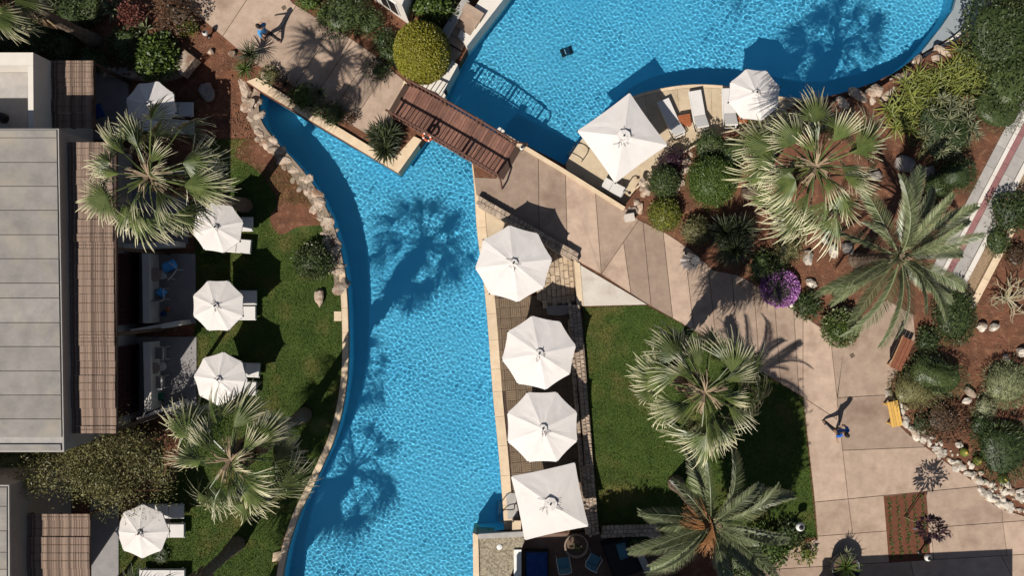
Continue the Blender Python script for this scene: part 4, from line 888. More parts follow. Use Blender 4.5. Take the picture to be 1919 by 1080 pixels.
def palm(label, crown, h, z0, kind, n, seed, scale=1.0, r0=.23, lean=(0, 0), fruit=False, group='palms standing in the gardens', dry=6):
    top = P(crown[0], crown[1], h); base = Vector((top.x + lean[0], top.y + lean[1], z0)); r = random.Random(seed)
    root = thing('fan_palm' if kind == 'fan' else 'date_palm', label, 'palm tree', tuple(base), 0, group); T = top - base
    K = 26; pts = []; rads = []
    for i in range(K + 1):
        t = i / K; pts.append((T.x * t ** 1.4, T.y * t ** 1.4, -.1 + (T.z + .1) * t)); rads.append((r0 * (1.5 - .6 * min(1, t * 5)) if t < .2 else r0 * .9) * (1 + .10 * (i % 2)))
    MB().tube(pts, rads, 10).build('trunk', m_trunk, root)
    if kind == 'fan':                            # skirt of dead leaves hanging round the upper trunk
        m = MB(); rr = random.Random(seed + 50)
        for k in range(150):
            t = rr.uniform(.5, .97); a2 = rr.uniform(0, 6.28); x, y, z = T.x * t ** 1.4, T.y * t ** 1.4, T.z * t; ro = r0 * .8; r1 = ro + rr.uniform(.12, .34) * (.45 + .55 * t); ln_ = rr.uniform(.5, .95); w = rr.uniform(.05, .12); ca, sa = math.cos(a2), math.sin(a2)
            m.add([(x + ca * ro - sa * w * .4, y + sa * ro + ca * w * .4, z), (x + ca * ro + sa * w * .4, y + sa * ro - ca * w * .4, z), (x + ca * r1 + sa * w, y + sa * r1 - ca * w, z - ln_ * .55), (x + ca * r1 * .95, y + sa * r1 * .95, z - ln_), (x + ca * r1 - sa * w, y + sa * r1 + ca * w, z - ln_ * .5)], [(0, 1, 2, 3, 4)])
        m.build('leaf_skirt', m_fandry, root)['kind'] = 'stuff'
    for i in range(n):
        f = i / (n - 1); az = i * 2.39996 + r.uniform(-.25, .25)
        if kind == 'fan':
            el = R(62 - 84 * f ** .6 + r.uniform(-15, 15)); az += r.uniform(-.3, .3); me = FANS[1 + (i * 5 + seed) % 6] if f > .2 else FANS[0]; s = scale * (.72 + .28 * min(1, f * 2.2)) * r.uniform(.9, 1.08)
        else:
            el = R(72 - 82 * f ** .8 + r.uniform(-16, 16)); az += r.uniform(-.35, .35); me = DATES[min(3, int((1 - f) * 2.4) + r.choice((0, 1)))]; s = scale * (.7 + .3 * min(1, f * 3)) * r.uniform(.78, 1.12)
        link('frond', me, root, (T.x + math.cos(az) * .1, T.y + math.sin(az) * .1, T.z - .25 * f), (r.uniform(-.5, .5), -el, az), (s * r.uniform(.85, 1.12), s * r.uniform(.8, 1.1), s))
    for i in range(dry):
        az = i * 2.4 + .7; link('dry_frond', DRYF[i % 2] if kind == 'fan' else DATES[3], root, (T.x, T.y, T.z - .4), (r.uniform(-.3, .3), R(62 + r.uniform(-14, 14)), az), (scale * .85,) * 3) if kind == 'fan' else None
    if kind == 'fan':
        for i in range(5):
            az = i * 1.3 + .4; m = MB(); rr = random.Random(i + seed)
            for k in range(9):
                a2 = az + rr.uniform(-.3, .3); m.tube([(0, 0, 0), (math.cos(a2) * .35, math.sin(a2) * .35, .22), (math.cos(a2) * rr.uniform(.6, .8), math.sin(a2) * .75, rr.uniform(-.1, .2))], [.018, .014, .01], 4)
            o = m.build('flower_stalk', m_datedry, root); o.location = (T.x, T.y, T.z - .02)
    else:
        m = MB(); rr = random.Random(seed)
        for k in range(26):
            a2 = k * 2.4; e2 = rr.uniform(.1, 1.0); m.tube([(math.cos(a2) * .1, math.sin(a2) * .1, -.2), (math.cos(a2) * .42 * math.cos(e2), math.sin(a2) * .42 * math.cos(e2), .3 * math.sin(e2) - .1)], [.05, .025], 5)
        o = m.build('leaf_base', m_datedry, root); o.location = (T.x, T.y, T.z)
    if fruit:
        for i, az in enumerate((150, 172, 128, 250, 262)):
            az = R(az); m = MB(); rr = random.Random(i)
            for k in range(38):
                a2 = az + rr.uniform(-.3, .3); l = rr.uniform(.7, 1.15); m.tube([(0, 0, .1), (math.cos(a2) * l * .6, math.sin(a2) * l * .6, .25), (math.cos(a2) * l, math.sin(a2) * l, rr.uniform(-.45, .15))], [.016, .014, .012], 4)
            o = m.build('fruit_stalk', m_fruit, root); o.location = (T.x, T.y, T.z + .05)
    return root
palm('tall fan palm whose crown covers the top lawn parasol and house edge', (279, 330), 9.3, 0, 'fan', 36, 1, 1.02)
palm('tall fan palm at the lower left lawn beside the wispy tree', (432, 862), 9.2, 0, 'fan', 38, 2, 1.03)
palm('fan palm with dry flower stalks standing on the lawn beside the path', (1322, 735), 8.0, Z1, 'fan', 37, 3, 1.05, lean=(-.1, 0), dry=9)
palm('pale green fan palm behind the upper deck loungers', (1530, 310), 8.3, Z1, 'fan', 42, 4, 1.1)
palm('dark feather leaved date palm beside the brown bench', (1690, 481), 4.6, Z1, 'date', 27, 5, 1.14, .24)
palm('date palm with orange fruit stalks at the foot of the lawn', (1334, 986), 6.8, Z1, 'date', 22, 6, 1.06, .24, fruit=True)
palm('fan palm leaning over the top left corner with its trunk showing', (-58, -42), 7.5, Z1, 'fan', 24, 8, 1.0, lean=(.75, -.05))
palm('fan palm at the lower edge of which mostly the trunk base shows', (262, 1190), 9.2, 0, 'fan', 26, 9, .8)
palm('fan palm beyond the lower edge shading the lower pool', (255, 1440), 9.0, 0, 'fan', 34, 10, 1.12, group='palms beyond the lower edge')

# topiary dome
c = P(790, 97, Z1 + 1.2); tp = thing('topiary_dome', 'large clipped yellow green topiary dome beside the bridge', 'topiary', (c.x, c.y, Z1))
link('foliage', leaves(15000, (1.13, 1.2, 1.45), .075, 5, m_topi, .03, .6, .35, core=.955, shell=.93, zmin=-.6), tp, (0, 0, 1.05)); MB().tube([(0, 0, -.05), (0, 0, .5)], .09, 8).build('trunk', m_bark, tp)

B = bush
# top left garden
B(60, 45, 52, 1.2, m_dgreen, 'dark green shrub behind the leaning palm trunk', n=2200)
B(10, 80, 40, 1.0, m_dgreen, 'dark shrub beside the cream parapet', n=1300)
B(296, 108, 40, 1.0, m_lgreen, 'bright green leafy shrub above the rubble wall', .17, 1400, aspect=.6)
B(330, 22, 36, .9, m_brown, 'bronze leaved shrub beside the upper garden path', .12, 1500, lump=.35, core=.6)
B(352, 48, 18, .6, m_ygreen, 'small yellow green shrub touching the upper garden path', .1, 500)
B(246, 24, 24, .7, m_red, 'red leaved croton in the top left garden', .15, 600, core=.6)
B(306, 62, 24, .4, m_brown, 'low reddish groundcover beside the path lamp', .09, 700, core=.6)
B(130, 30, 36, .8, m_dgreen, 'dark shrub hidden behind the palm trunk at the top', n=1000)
spiky(205, 14, 30, m_pgreen, 'pale green agave at the top edge left of the path', 24, .13, e1=5, stem=.05, name='agave', droop=.3)
spiky(270, 52, 26, m_pgreen, 'pale green agave below the red croton', 20, .13, e1=5, stem=.05, name='agave', droop=.3)
spiky(467, 99, 33, m_sword, 'dark spiky yucca at the corner of path and pool tip', 80, .045, stem=.5)
spiky(456, 128, 26, m_lgreen, 'green strap leaved plant at the pool tip rocks', 40, .05, stem=.1, name='strap_plant')
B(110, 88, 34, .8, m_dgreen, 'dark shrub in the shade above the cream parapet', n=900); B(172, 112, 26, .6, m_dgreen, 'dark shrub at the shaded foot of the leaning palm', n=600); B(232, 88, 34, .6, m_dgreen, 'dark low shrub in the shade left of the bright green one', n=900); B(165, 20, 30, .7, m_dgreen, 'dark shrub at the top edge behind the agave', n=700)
# planting strip along the pool wall
spiky(533, 155, 27, m_brown, 'bronze spiky plant in the narrow strip by the pool wall', 60, .035, stem=.6, name='cordyline')
spiky(598, 172, 24, m_sword, 'dark spiky plant in the narrow strip by the pool wall', 60, .035, stem=.7, name='cordyline')
B(508, 140, 20, .5, m_olive, 'olive shrub at the start of the narrow strip', .1, 500, core=.6); B(567, 183, 23, .6, m_lgreen, 'bright green shrub in the narrow strip by the pool wall', .11, 800)
B(594, 201, 18, .5, m_pgreen, 'pale leaved small shrub in the narrow strip', .14, 350, core=.5); B(625, 215, 22, .5, m_dgreen, 'dark green shrub in the narrow strip by the pool wall', .1, 700)
B(655, 222, 14, .4, m_brown, 'tiny bronze shrub in the red soil of the strip', .1, 220, core=.4)
spiky(719, 262, 46, m_sword, 'large dark cycad like clump at the end of the peninsula', 110, .085, stem=.35, heads=4, name='strap_clump', spread=.35)
# around the villa and topiary
B(650, 18, 42, 1.1, m_dgreen, 'dark green shrub left of the white villa corner', n=1600, lump=.3); B(612, 30, 18, .6, m_lgreen, 'small bright shrub at the path edge near the villa', .1, 450); B(578, 0, 20, .6, m_lgreen, 'bright shrub cut by the top edge beside the path', .12, 450)
B(690, 38, 24, .7, m_dgreen, 'dark shrub in front of the white villa wall', .11, 700); B(808, 4, 38, 1.3, m_lgreen, 'leafy green shrub between villa and stairs', .15, 1500, aspect=.6); B(838, 22, 22, .8, m_dgreen, 'dark shrub beside the stair wall', .12, 500)
B(713, 132, 20, .5, m_dgreen, 'small dark shrub on the path side of the topiary', .13, 300, core=.5); B(737, 100, 22, .6, m_dgreen, 'dark green shrub leaning on the topiary', .12, 600); B(722, 75, 22, .5, m_dgreen, 'low dark shrub between villa and topiary', .12, 500)
# left lawn
B(588, 490, 36, .9, m_dgreen, 'round dark green shrub between left lawn and pool rocks', .11, 2200, z=0, lump=.12, extra=(m_pgreen, 130, .08))
B(40, 872, 48, 1.2, m_dgreen, 'dark green shrub between the two flat roofed houses', .12, 1300, z=0)
B(262, 812, 46, .7, m_brown, 'bronze dry shrub below the slanting terrace wall', .12, 1200, z=0, core=.6, ry=.5, lump=.35)
B(300, 1072 - 30, 20, .3, m_dgreen, 'low dark plant beside the lower loungers', .1, 200, z=0)
# ball shrubs by the upper deck
B(1245, 341, 29, 1.0, m_dgreen, 'dark green ball shrub beside the square parasol', .085, 2600, lump=.06, core=.88); B(1335, 340, 47, 1.4, m_lgreen, 'largest green ball shrub left of the pale fan palm', .085, 6000, lump=.05, core=.9)
B(1246, 402, 31, 1.0, m_ygreen, 'yellow green ball shrub at the path corner', .085, 2600, lump=.06, core=.88); B(1307, 433, 27, .9, m_olive, 'olive ball shrub between yucca and yellow green ball', .085, 2000, lump=.08, core=.88)
B(1262, 300, 24, .5, m_plumleaf, 'purplish low shrub at the deck kerb', .1, 800, core=.6); B(1330, 272, 30, .5, m_dgreen, 'dark low shrub behind the middle lounger', .1, 800); B(1432, 258, 40, 1.1, m_olive, 'olive shrub under the left fronds of the pale fan palm', .11, 2000)
B(1372, 290, 30, .6, m_dgreen, 'dark shrub between kerb and largest ball shrub', .1, 700)
spiky(1378, 448, 58, m_sword, 'large dark yucca beside the closed parasol', 150, .07, stem=.9, heads=4, spread=.34, e1=-40)
B(1440, 500, 34, .6, m_dgreen, 'dark green low shrub above the purple flowers', .13, 900); B(1462, 541, 34, .6, m_dgreen, 'purple flowering shrub at the path edge', .08, 1300, lump=.12, extra=(m_purple, 1900, .075)); B(1513, 573, 24, .5, m_dgreen, 'dark green low shrub right of the purple flowers', .13, 700)
B(1575, 614, 33, .8, m_lgreen, 'rounded light green shrub in the notch of the path', .11, 1900, lump=.12, extra=(m_pgreen, 500, .1)); B(1576, 547, 18, .3, m_dgreen, 'small dark green plant under the date palm fronds', .1, 350); B(1475, 470, 26, .7, m_olive, 'olive shrub under the lower fronds of the pale fan palm', .1, 700)
# upper right beds
B(1880, 60, 78, 1.6, m_dgreen, 'large dark green shrub mass in the top right corner', .14, 4200, lump=.3); B(1905, 160, 50, 1.2, m_dgreen, 'dark shrub at the right edge above the walkway', .13, 1600, lump=.3); B(1868, 196, 46, 1.0, m_dgreen, 'dark green needle shrub beside the top of the walkway', .12, 2000, aspect=.2)
def aloe_clump(px, py, r_px, n, mat, label, L=.55, W=.07, h=.15, droop=.7, seed=0, name='aloe_clump', leafn=16, e1=0, group=None):
    c = P(px, py, Z1 + h); root = thing(name, label, 'plant', (c.x, c.y, Z1), 0, group); r = random.Random(seed + px); mes = [rosette(leafn, L, W, mat, seed + k, 80, e1, droop, 4, 'leaf_rosette') for k in range(3)]; k = r_px / SCALE
    for i in range(n):
        a = i * 2.39996; d = k * math.sqrt((i + .5) / n); link('leaf_rosette', mes[i % 3], root, (math.cos(a) * d, math.sin(a) * d, h * r.uniform(.5, 1.3)), (r.uniform(-.3, .3), r.uniform(-.3, .3), r.uniform(0, 6)), (r.uniform(.8, 1.2),) * 3)
    return root
GA = 'yellow green strap leaved clumps by the pool corner'
aloe_clump(1822, 130, 42, 16, m_aloe, 'yellow green strap leaved clump nearest the top right shrub', .8, .075, .25, 1.0, 1, group=GA); aloe_clump(1768, 160, 38, 14, m_aloe, 'middle yellow green strap leaved clump by the pool corner', .8, .075, .25, 1.0, 2, group=GA); aloe_clump(1722, 165, 30, 10, m_aloe, 'yellow green strap leaved clump closest to the pool rocks', .75, .075, .2, 1.0, 3, group=GA); aloe_clump(1690, 215, 34, 12, m_aloe, 'lowest yellow green strap leaved clump beside the fan palm', .75, .075, .2, 1.0, 4, group=GA)
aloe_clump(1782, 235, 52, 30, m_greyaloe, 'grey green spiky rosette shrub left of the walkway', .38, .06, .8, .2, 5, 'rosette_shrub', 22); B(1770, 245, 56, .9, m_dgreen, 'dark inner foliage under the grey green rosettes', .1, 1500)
aloe_clump(1732, 268, 26, 9, m_olive, 'olive rosette plant beside the grey green rosettes', .38, .05, .5, .2, 6, 'rosette_shrub', 20)
B(1792, 325, 34, .9, m_dgreen, 'dark green feathery shrub beside the walkway kerb', .12, 1800, aspect=.2, out=.8); B(1756, 352, 26, .7, m_dgreen, 'dark shrub above the date palm', .1, 700); B(1742, 395, 26, .6, m_dgreen, 'dark green shrub among the upper date palm fronds', .1, 500)
B(1902, 398, 42, .9, m_dgreen, 'dark green shrub right of the striped walkway', .12, 1500, extra=(m_red, 40, .08)); B(1870, 452, 26, .5, m_dgreen, 'small dark shrub at the lower end of the walkway', .1, 600); B(1905, 480, 22, .5, m_brown, 'bronze shrub at the right edge', .1, 500)
B(1790, 592, 40, .9, m_dgreen, 'dark green hedge shrub right of the date palm', .1, 3000, ry=1.5, lump=.1); B(1738, 640, 22, .5, m_dgreen, 'dark plant behind the brown bench', .12, 500)
# dry branching plant, right edge
c = P(1900, 560, Z1 + .5); dp = thing('dry_shrub', 'pale leafless branching shrub at the right edge', 'shrub', (c.x, c.y, Z1)); rr = random.Random(4)
for k in range(26):
    m = MB(); a = rr.uniform(0, 6.28); p0 = Vector((0, 0, .02)); d_ = Vector((math.cos(a), math.sin(a), rr.uniform(.2, .9))); pts = [p0]
    for s in range(5): d_ = (d_ + Vector((rr.uniform(-.5, .5), rr.uniform(-.5, .5), rr.uniform(-.3, .2)))).normalized(); pts.append(pts[-1] + d_ * rr.uniform(.16, .3))
    m.tube(pts, [.035, .03, .026, .022, .018, .01], 5)
    for j in range(3):
        b0 = pts[2 + j]; m.tube([b0, b0 + Vector((rr.uniform(-.3, .3), rr.uniform(-.3, .3), rr.uniform(-.05, .2)))], [.016, .008], 4)
    m.build('branch', m_dryb, dp)
# right beds by the benches
B(1752, 705, 56, 1.2, m_dgreen, 'large dark green feathery shrub behind the brown bench', .12, 3200, aspect=.2, out=.75); B(1712, 728, 40, .8, m_olive, 'olive feathery shrub beside the yellow bench', .12, 2000, aspect=.22, out=.75)
B(1770, 785, 44, .6, m_brown, 'bronze brown low shrub inside the rock edging', .1, 1800, lump=.3, core=.6); B(1730, 795, 24, .4, m_dgreen, 'low green plant next to the bronze shrub', .09, 500, core=.6)
B(1888, 722, 46, .9, m_pgreen, 'pale green bristly shrub at the right edge', .15, 2600, aspect=.16, out=.7, lump=.12); B(1845, 765, 26, .5, m_greyaloe, 'grey low shrub below the pale bristly one', .09, 600, core=.6)
B(1884, 842, 56, 1.0, m_dgreen, 'dark green long leaved shrub at the lower right bed', .24, 1800, aspect=.13, out=.65, lump=.2); B(1842, 800, 26, .5, m_dgreen, 'small dark shrub above the barrel cactus', .1, 500)
for i, (x, y, r_) in enumerate(((1807, 848, .20), (1832, 864, .21), (1880, 897, .22))):
    p = P(x, y, Z1 + .15); root = thing('barrel_cactus', ('yellow green barrel cactus nearest the path', 'round cactus beside the yellow one among the rocks', 'lowest round cactus at the right edge of the rock bed')[i], 'cactus', (p.x, p.y, Z1 - .03)); m = MB(); vs = []; K = 9; N = 32
    for a in range(K):
        t = a / (K - 1) * math.pi * .93 + .05
        for k in range(N): q = r_ * math.sin(t) * (1 if k % 2 else .88); vs.append((q * math.cos(2 * math.pi * k / N), q * math.sin(2 * math.pi * k / N), r_ * .9 + r_ * .95 * math.cos(t)))
    m.add(vs, [(a * N + k, (a + 1) * N + k, (a + 1) * N + (k + 1) % N, a * N + (k + 1) % N) for a in range(K - 1) for k in range(N)]); m.build('body', m_cactus, root)
    MB().lathe([(.06, r_ * 1.78), (.04, r_ * 1.86)], 10).build('crown', m_benchy, root)
# foot of the fruiting palm
B(1440, 1030, 40, .7, m_lgreen, 'green leafy shrub right of the fruiting palm', .14, 1500, lump=.3); B(1478, 1010, 30, .5, m_dgreen, 'dark green shrub beside the white globe lamp', .13, 900); B(1390, 1060, 36, .6, m_dgreen, 'dark shrub at the lower edge under the fruiting palm', .13, 900); B(1512, 1040, 20, .4, m_ygreen, 'small yellow green plant at the path corner by the palm', .13, 250, core=.5); B(1205, 1018, 26, .5, m_lgreen, 'green plant in the gap between the two low stone walls', .12, 500, z=.3)

# wispy tree over the lower left pergola
c = P(172, 878, 3.2); tr = thing('wispy_tree', 'wispy olive brown tree between the two flat roofed houses', 'tree', (c.x, c.y, 0)); rr = random.Random(9)
m = MB(); tips = []
for k in range(13):
    a = k * 2.4; L = rr.uniform(.9, 2.3); e = Vector((math.cos(a) * L * 1.15, math.sin(a) * L * .62, rr.uniform(2.3, 4.0))); m.tube([(0, 0, 1.2), (e.x * .4, e.y * .4, 2.1), e], [.07, .04, .015], 5); tips.append(e)
    for j in range(4):
        t_ = e + Vector((rr.uniform(-.8, .8), rr.uniform(-.6, .6), rr.uniform(-.4, .4))); m.tube([e * .8 + Vector((0, 0, .3)), t_], [.018, .006], 4); tips.append(t_)
m.build('limbs', m_bark, tr); MB().tube([(0, 0, -.1), (.04, 0, .7), (0, 0, 1.3)], [.14, .11, .08], 8).build('trunk', m_bark, tr)
V = []; F = []; r_ = np.random.default_rng(8)
for e in tips + [Vector((rr.uniform(-1.3, 1.3), rr.uniform(-.9, .9), rr.uniform(2.6, 3.6))) for _ in range(34)]:
    n = 190; d = r_.normal(size=(n, 3)) * np.array([.30, .30, .2]) + np.array(e); ax = r_.normal(size=(n, 3)); ax /= np.linalg.norm(ax, axis=1)[:, None]; sd = np.cross(ax, r_.normal(size=(n, 3))); sd /= np.linalg.norm(sd, axis=1)[:, None]; l = r_.uniform(.06, .15, n)[:, None]
    v = np.stack([d, d + ax * l * .5 + sd * l * .16, d + ax * l, d + ax * l * .5 - sd * l * .16], 1).reshape(-1, 3); k = len(V); V += v.tolist(); F += (np.arange(4 * n).reshape(-1, 4) + k).tolist()
me = bpy.data.meshes.new('crown'); me.from_pydata(V, [], F); me.materials.append(m_wispy); link('crown', me, tr)

# ------------------------------------------------------------------ rocks
rb_ = thing('rock_border', 'border of pale rough rocks along the upper left pool bank', 'rocks', tuple(P(560, 330)))
rocks_along(rb_, offset(PP(bank_left[:il + 4], .05), -.18), -.10, .42, ROCK, 1, .09, .6, 1.2); rocks_along(rb_, offset(PP(bank_left[:il + 2], .05), -.42), -.07, .36, ROCK, 1, .14, .6, 1.15)
MB().prism(strip(PP(bank_left[:il + 4], 0), .0, -.5), -.25, .03).build('bed', m_mortar, rb_, world=True)
tip = thing('rock_pile', 'pale rocks heaped round the pointed tip of the pool', 'rocks', tuple(P(470, 165)))
rocks_along(tip, PP([(462, 148), (456, 165), (464, 190), (474, 215)], .2), .0, .5, ROCK, 1, .12, .9, 1.1); rocks_along(tip, PP([(492, 138), (510, 146)], Z1), Z1 - .02, .36, ROCK, 1, .1, .7, 1.0)
ed = thing('rock_edging', 'edging of white rocks along the bed beside the yellow bench', 'rocks', tuple(P(1780, 870, Z1)))
line = PP([(1664, 738), (1672, 752)], Z1); rocks_along(ed, line, Z1 - .02, .3, WROCK, 1, .05, .7)
for pts, sp, rows, sz in (([(1690, 762), (1697, 790), (1706, 806), (1740, 832), (1780, 862), (1832, 900), (1840, 922), (1872, 946), (1925, 962)], .06, 1, .30), ([(1700, 792), (1745, 826), (1785, 855), (1836, 890), (1850, 915), (1880, 935), (1925, 948)], .18, 1, .24), ([(1862, 905), (1890, 920), (1925, 935)], .2, 2, .26)):
    rocks_along(ed, PP(pts, Z1), Z1 - .02, sz, WROCK, rows, sp, .65, 1.0)
rk = thing('rock_bank', 'rough rocks between the pool corner and the strap leaved clumps', 'rocks', tuple(P(1660, 165, Z1)))
for pts, sz in (([(1560, 192), (1600, 186), (1640, 172), (1672, 158), (1700, 140), (1722, 118)], .55), ([(1610, 200), (1655, 180), (1690, 160), (1735, 115), (1775, 95), (1815, 75)], .42)): rocks_along(rk, PP(pts, .4), .35, sz, ROCK, 1, .12, .8, 1.0)
db_ = thing('rock_bank', 'rough rocks around the ball shrubs behind the upper deck', 'rocks', tuple(P(1230, 360, Z1)))
for pts, sz in (([(1178, 388), (1196, 372), (1215, 360)], .42), ([(1190, 398), (1208, 388)], .4), ([(1268, 360), (1280, 330), (1284, 300), (1296, 285)], .4), ([(1205, 352), (1222, 338), (1245, 312), (1268, 300)], .32)): rocks_along(db_, PP(pts, Z1), Z1 - .08, sz, ROCK, 1, .12, .7, 1.0)
boulder(392, 176, 0, .95, .85, .7, 'grey boulder in the shade left of the pool tip', GROCK)
boulder(1512, 484, Z1, .5, .85, .35, 'pale upright rock above the purple flowers', WROCK, 0); boulder(1518, 531, Z1, .62, .42, .32, 'pale rock right of the purple flowers', WROCK, R(-35)); boulder(1484, 573, Z1, .3, .24, .2, 'small white rock between the two low shrubs at the path')
boulder(1560, 470, Z1, .7, .5, .35, 'white rock under the lower fronds of the pale fan palm'); boulder(1585, 465, Z1, .7, .6, .5, 'grey rock left of the date palm fronds', GROCK); boulder(1546, 452, Z1, .5, .4, .3, 'small pale rock under the pale fan palm')
boulder(1838, 614, Z1, .5, .45, .4, 'left one of two white rocks beside the dry shrub'); boulder(1860, 613, Z1, .5, .45, .4, 'right one of two white rocks beside the dry shrub'); boulder(1883, 670, Z1, .35, .4, .3, 'small white rock above the pale bristly shrub'); boulder(1911, 660, Z1, .6, .45, .4, 'white rock cut by the right edge')
boulder(1693, 310, Z1, 1.0, .8, .6, 'dark grey boulder right of the pale fan palm', GROCK); boulder(1738, 322, Z1, .8, .6, .5, 'smaller grey boulder beside the dark feathery shrub', GROCK); boulder(1640, 330, Z1, .6, .5, .4, 'grey boulder among the right fronds of the pale fan palm', GROCK)
boulder(1808, 752, Z1, .5, .42, .3, 'white rock between bronze and bristly shrubs'); boulder(1815, 735, Z1, .7, .45, .3, 'pale flat rock above the white one', ROCK); boulder(1840, 782, Z1, .6, .4, .3, 'pale rock beside the grey low shrub', ROCK); boulder(1795, 835, Z1, .42, .32, .22, 'white rock beside the yellow green cactus')
boulder(728, 58, Z1, .45, .35, .3, 'pinkish rock on red soil below the villa', ROCK); boulder(436, 101, Z1, .4, .35, .3, 'small pale rock at the soil edge near the yucca', ROCK); boulder(396, 98, Z1, .3, .28, .25, 'small pale rock beside the shaded red soil', ROCK)
boulder(600, 555, 0, .5, .95, .4, 'long pale rock on the lawn edge below the round dark shrub', ROCK, 0)
# scattered pebbles on the beds
def pebbles(n, poly_px, z, seed, label):
    r = random.Random(seed); poly = PP(poly_px, z); m = MB(); lo = np.min(poly, 0); hi = np.max(poly, 0); k = 0
    while k < n:
        x, y = r.uniform(lo[0], hi[0]), r.uniform(lo[1], hi[1])
        if not inside((x, y), poly): continue
        s = r.uniform(.02, .07); a = r.uniform(0, 6); m.box((x, y, z + s * .2), (s * r.uniform(1, 1.6), s, s * .7), a, r.uniform(-.3, .3), taper=.6); k += 1
    tag(m.build('gravel', m_pebble), label, 'gravel', kind='stuff')
pebbles(500, [(1500, 440), (1620, 480), (1640, 560), (1590, 600), (1500, 560), (1440, 470)], Z1 - .03, 1, 'loose small stones on the red soil beside the date palm'); pebbles(900, [(1790, 480), (1919, 420), (1940, 900), (1780, 850), (1720, 800), (1780, 640)], Z1 - .03, 2, 'loose small stones on the red soil at the right edge'); pebbles(350, [(340, 20), (450, 100), (440, 190), (380, 110), (240, 120), (260, 0)], Z1 - .03, 3, 'loose small stones on the red soil of the top left garden')
pebbles(160, [(420, 190), (455, 200), (470, 240), (490, 262), (430, 260)], .02, 4, 'loose small stones on the bare soil by the pool rocks')

# ------------------------------------------------------------------ seedling bed, sapling, pots
bedp = [(1656, 931), (1735, 923), (1744, 1050), (1666, 1056)]
struct('seedling_bed', MB().prism(PP(bedp, Z1 + .004), Z1 - .1, Z1 + .006, False), M('bed_soil', (.155, .056, .03), (.10, .038, .021), 5, .95, .8, 25))
sm_ = [rosette(9, .13, .045, m_lgreen, 300 + k, 70, 10, .5, 2, 'seedling') for k in range(3)]
for i in range(5):
    for j in range(14):
        u = (i + .5) / 5; v = (j + .6) / 14.6; x = (bedp[0][0] * (1 - u) + bedp[1][0] * u) * (1 - v) + (bedp[3][0] * (1 - u) + bedp[2][0] * u) * v; y = (bedp[0][1] * (1 - u) + bedp[1][1] * u) * (1 - v) + (bedp[3][1] * (1 - u) + bedp[2][1] * u) * v
        p = P(x + RNG.uniform(-1.5, 1.5), y + RNG.uniform(-1, 1), Z1); tag(link('seedling', sm_[(i + j) % 3], None, (p.x, p.y, Z1), (0, 0, RNG.uniform(0, 6)), (RNG.uniform(.7, 1.25),) * 3), 'tiny green seedling in the rows of the square red soil bed', 'seedling', 'seedlings in the square bed')
b0 = P(1694, 970, Z1); t0 = P(1747, 991, Z1 + 2.2) - b0; sap = thing('sapling', 'young dark leaved tree with thin stem in the square bed', 'tree', tuple(b0))
MB().tube([(0, 0, -.05), (t0.x * .45, t0.y * .45, .95), (t0.x * .95, t0.y * .95, 2.1)], [.028, .024, .018], 6).build('trunk', m_datedry, sap)
link('crown', leaves(420, (.5, .5, .5), .19, 77, m_plumleaf, .3, .42, .75, core=0, shell=.35, zmin=-.9, name='crown'), sap, (t0.x, t0.y, 2.2)); MB().tube([(.10, .02, -.05), (.10, .02, 1.3)], .02, 6).build('stake', m_bark, sap)
p = P(1582, 1062, Z1 + .4); pp_ = thing('round_planter', 'dark glazed pot with spiky plant at the lower edge of the path', 'planter', (p.x, p.y, Z1)); MB().lathe([(.38, 0), (.55, .35), (.62, .62), (.55, .62), (.5, .5)], 24).build('pot', m_darkpot, pp_, True); MB().lathe([(.5, .5), (.2, .52)], 20).build('soil', m_joint, pp_)
link('plant', rosette(44, .8, .06, m_lgreen, 501, 80, 10, .5), pp_, (0, 0, .5)); link('plant', rosette(22, .45, .05, m_greyaloe, 502, 80, 10, .4), pp_, (.05, .55, .5))
link('plant', rosette(18, .34, .05, m_dgreen, 503, 80, 0, .5), pt, (0, -.1, .5))

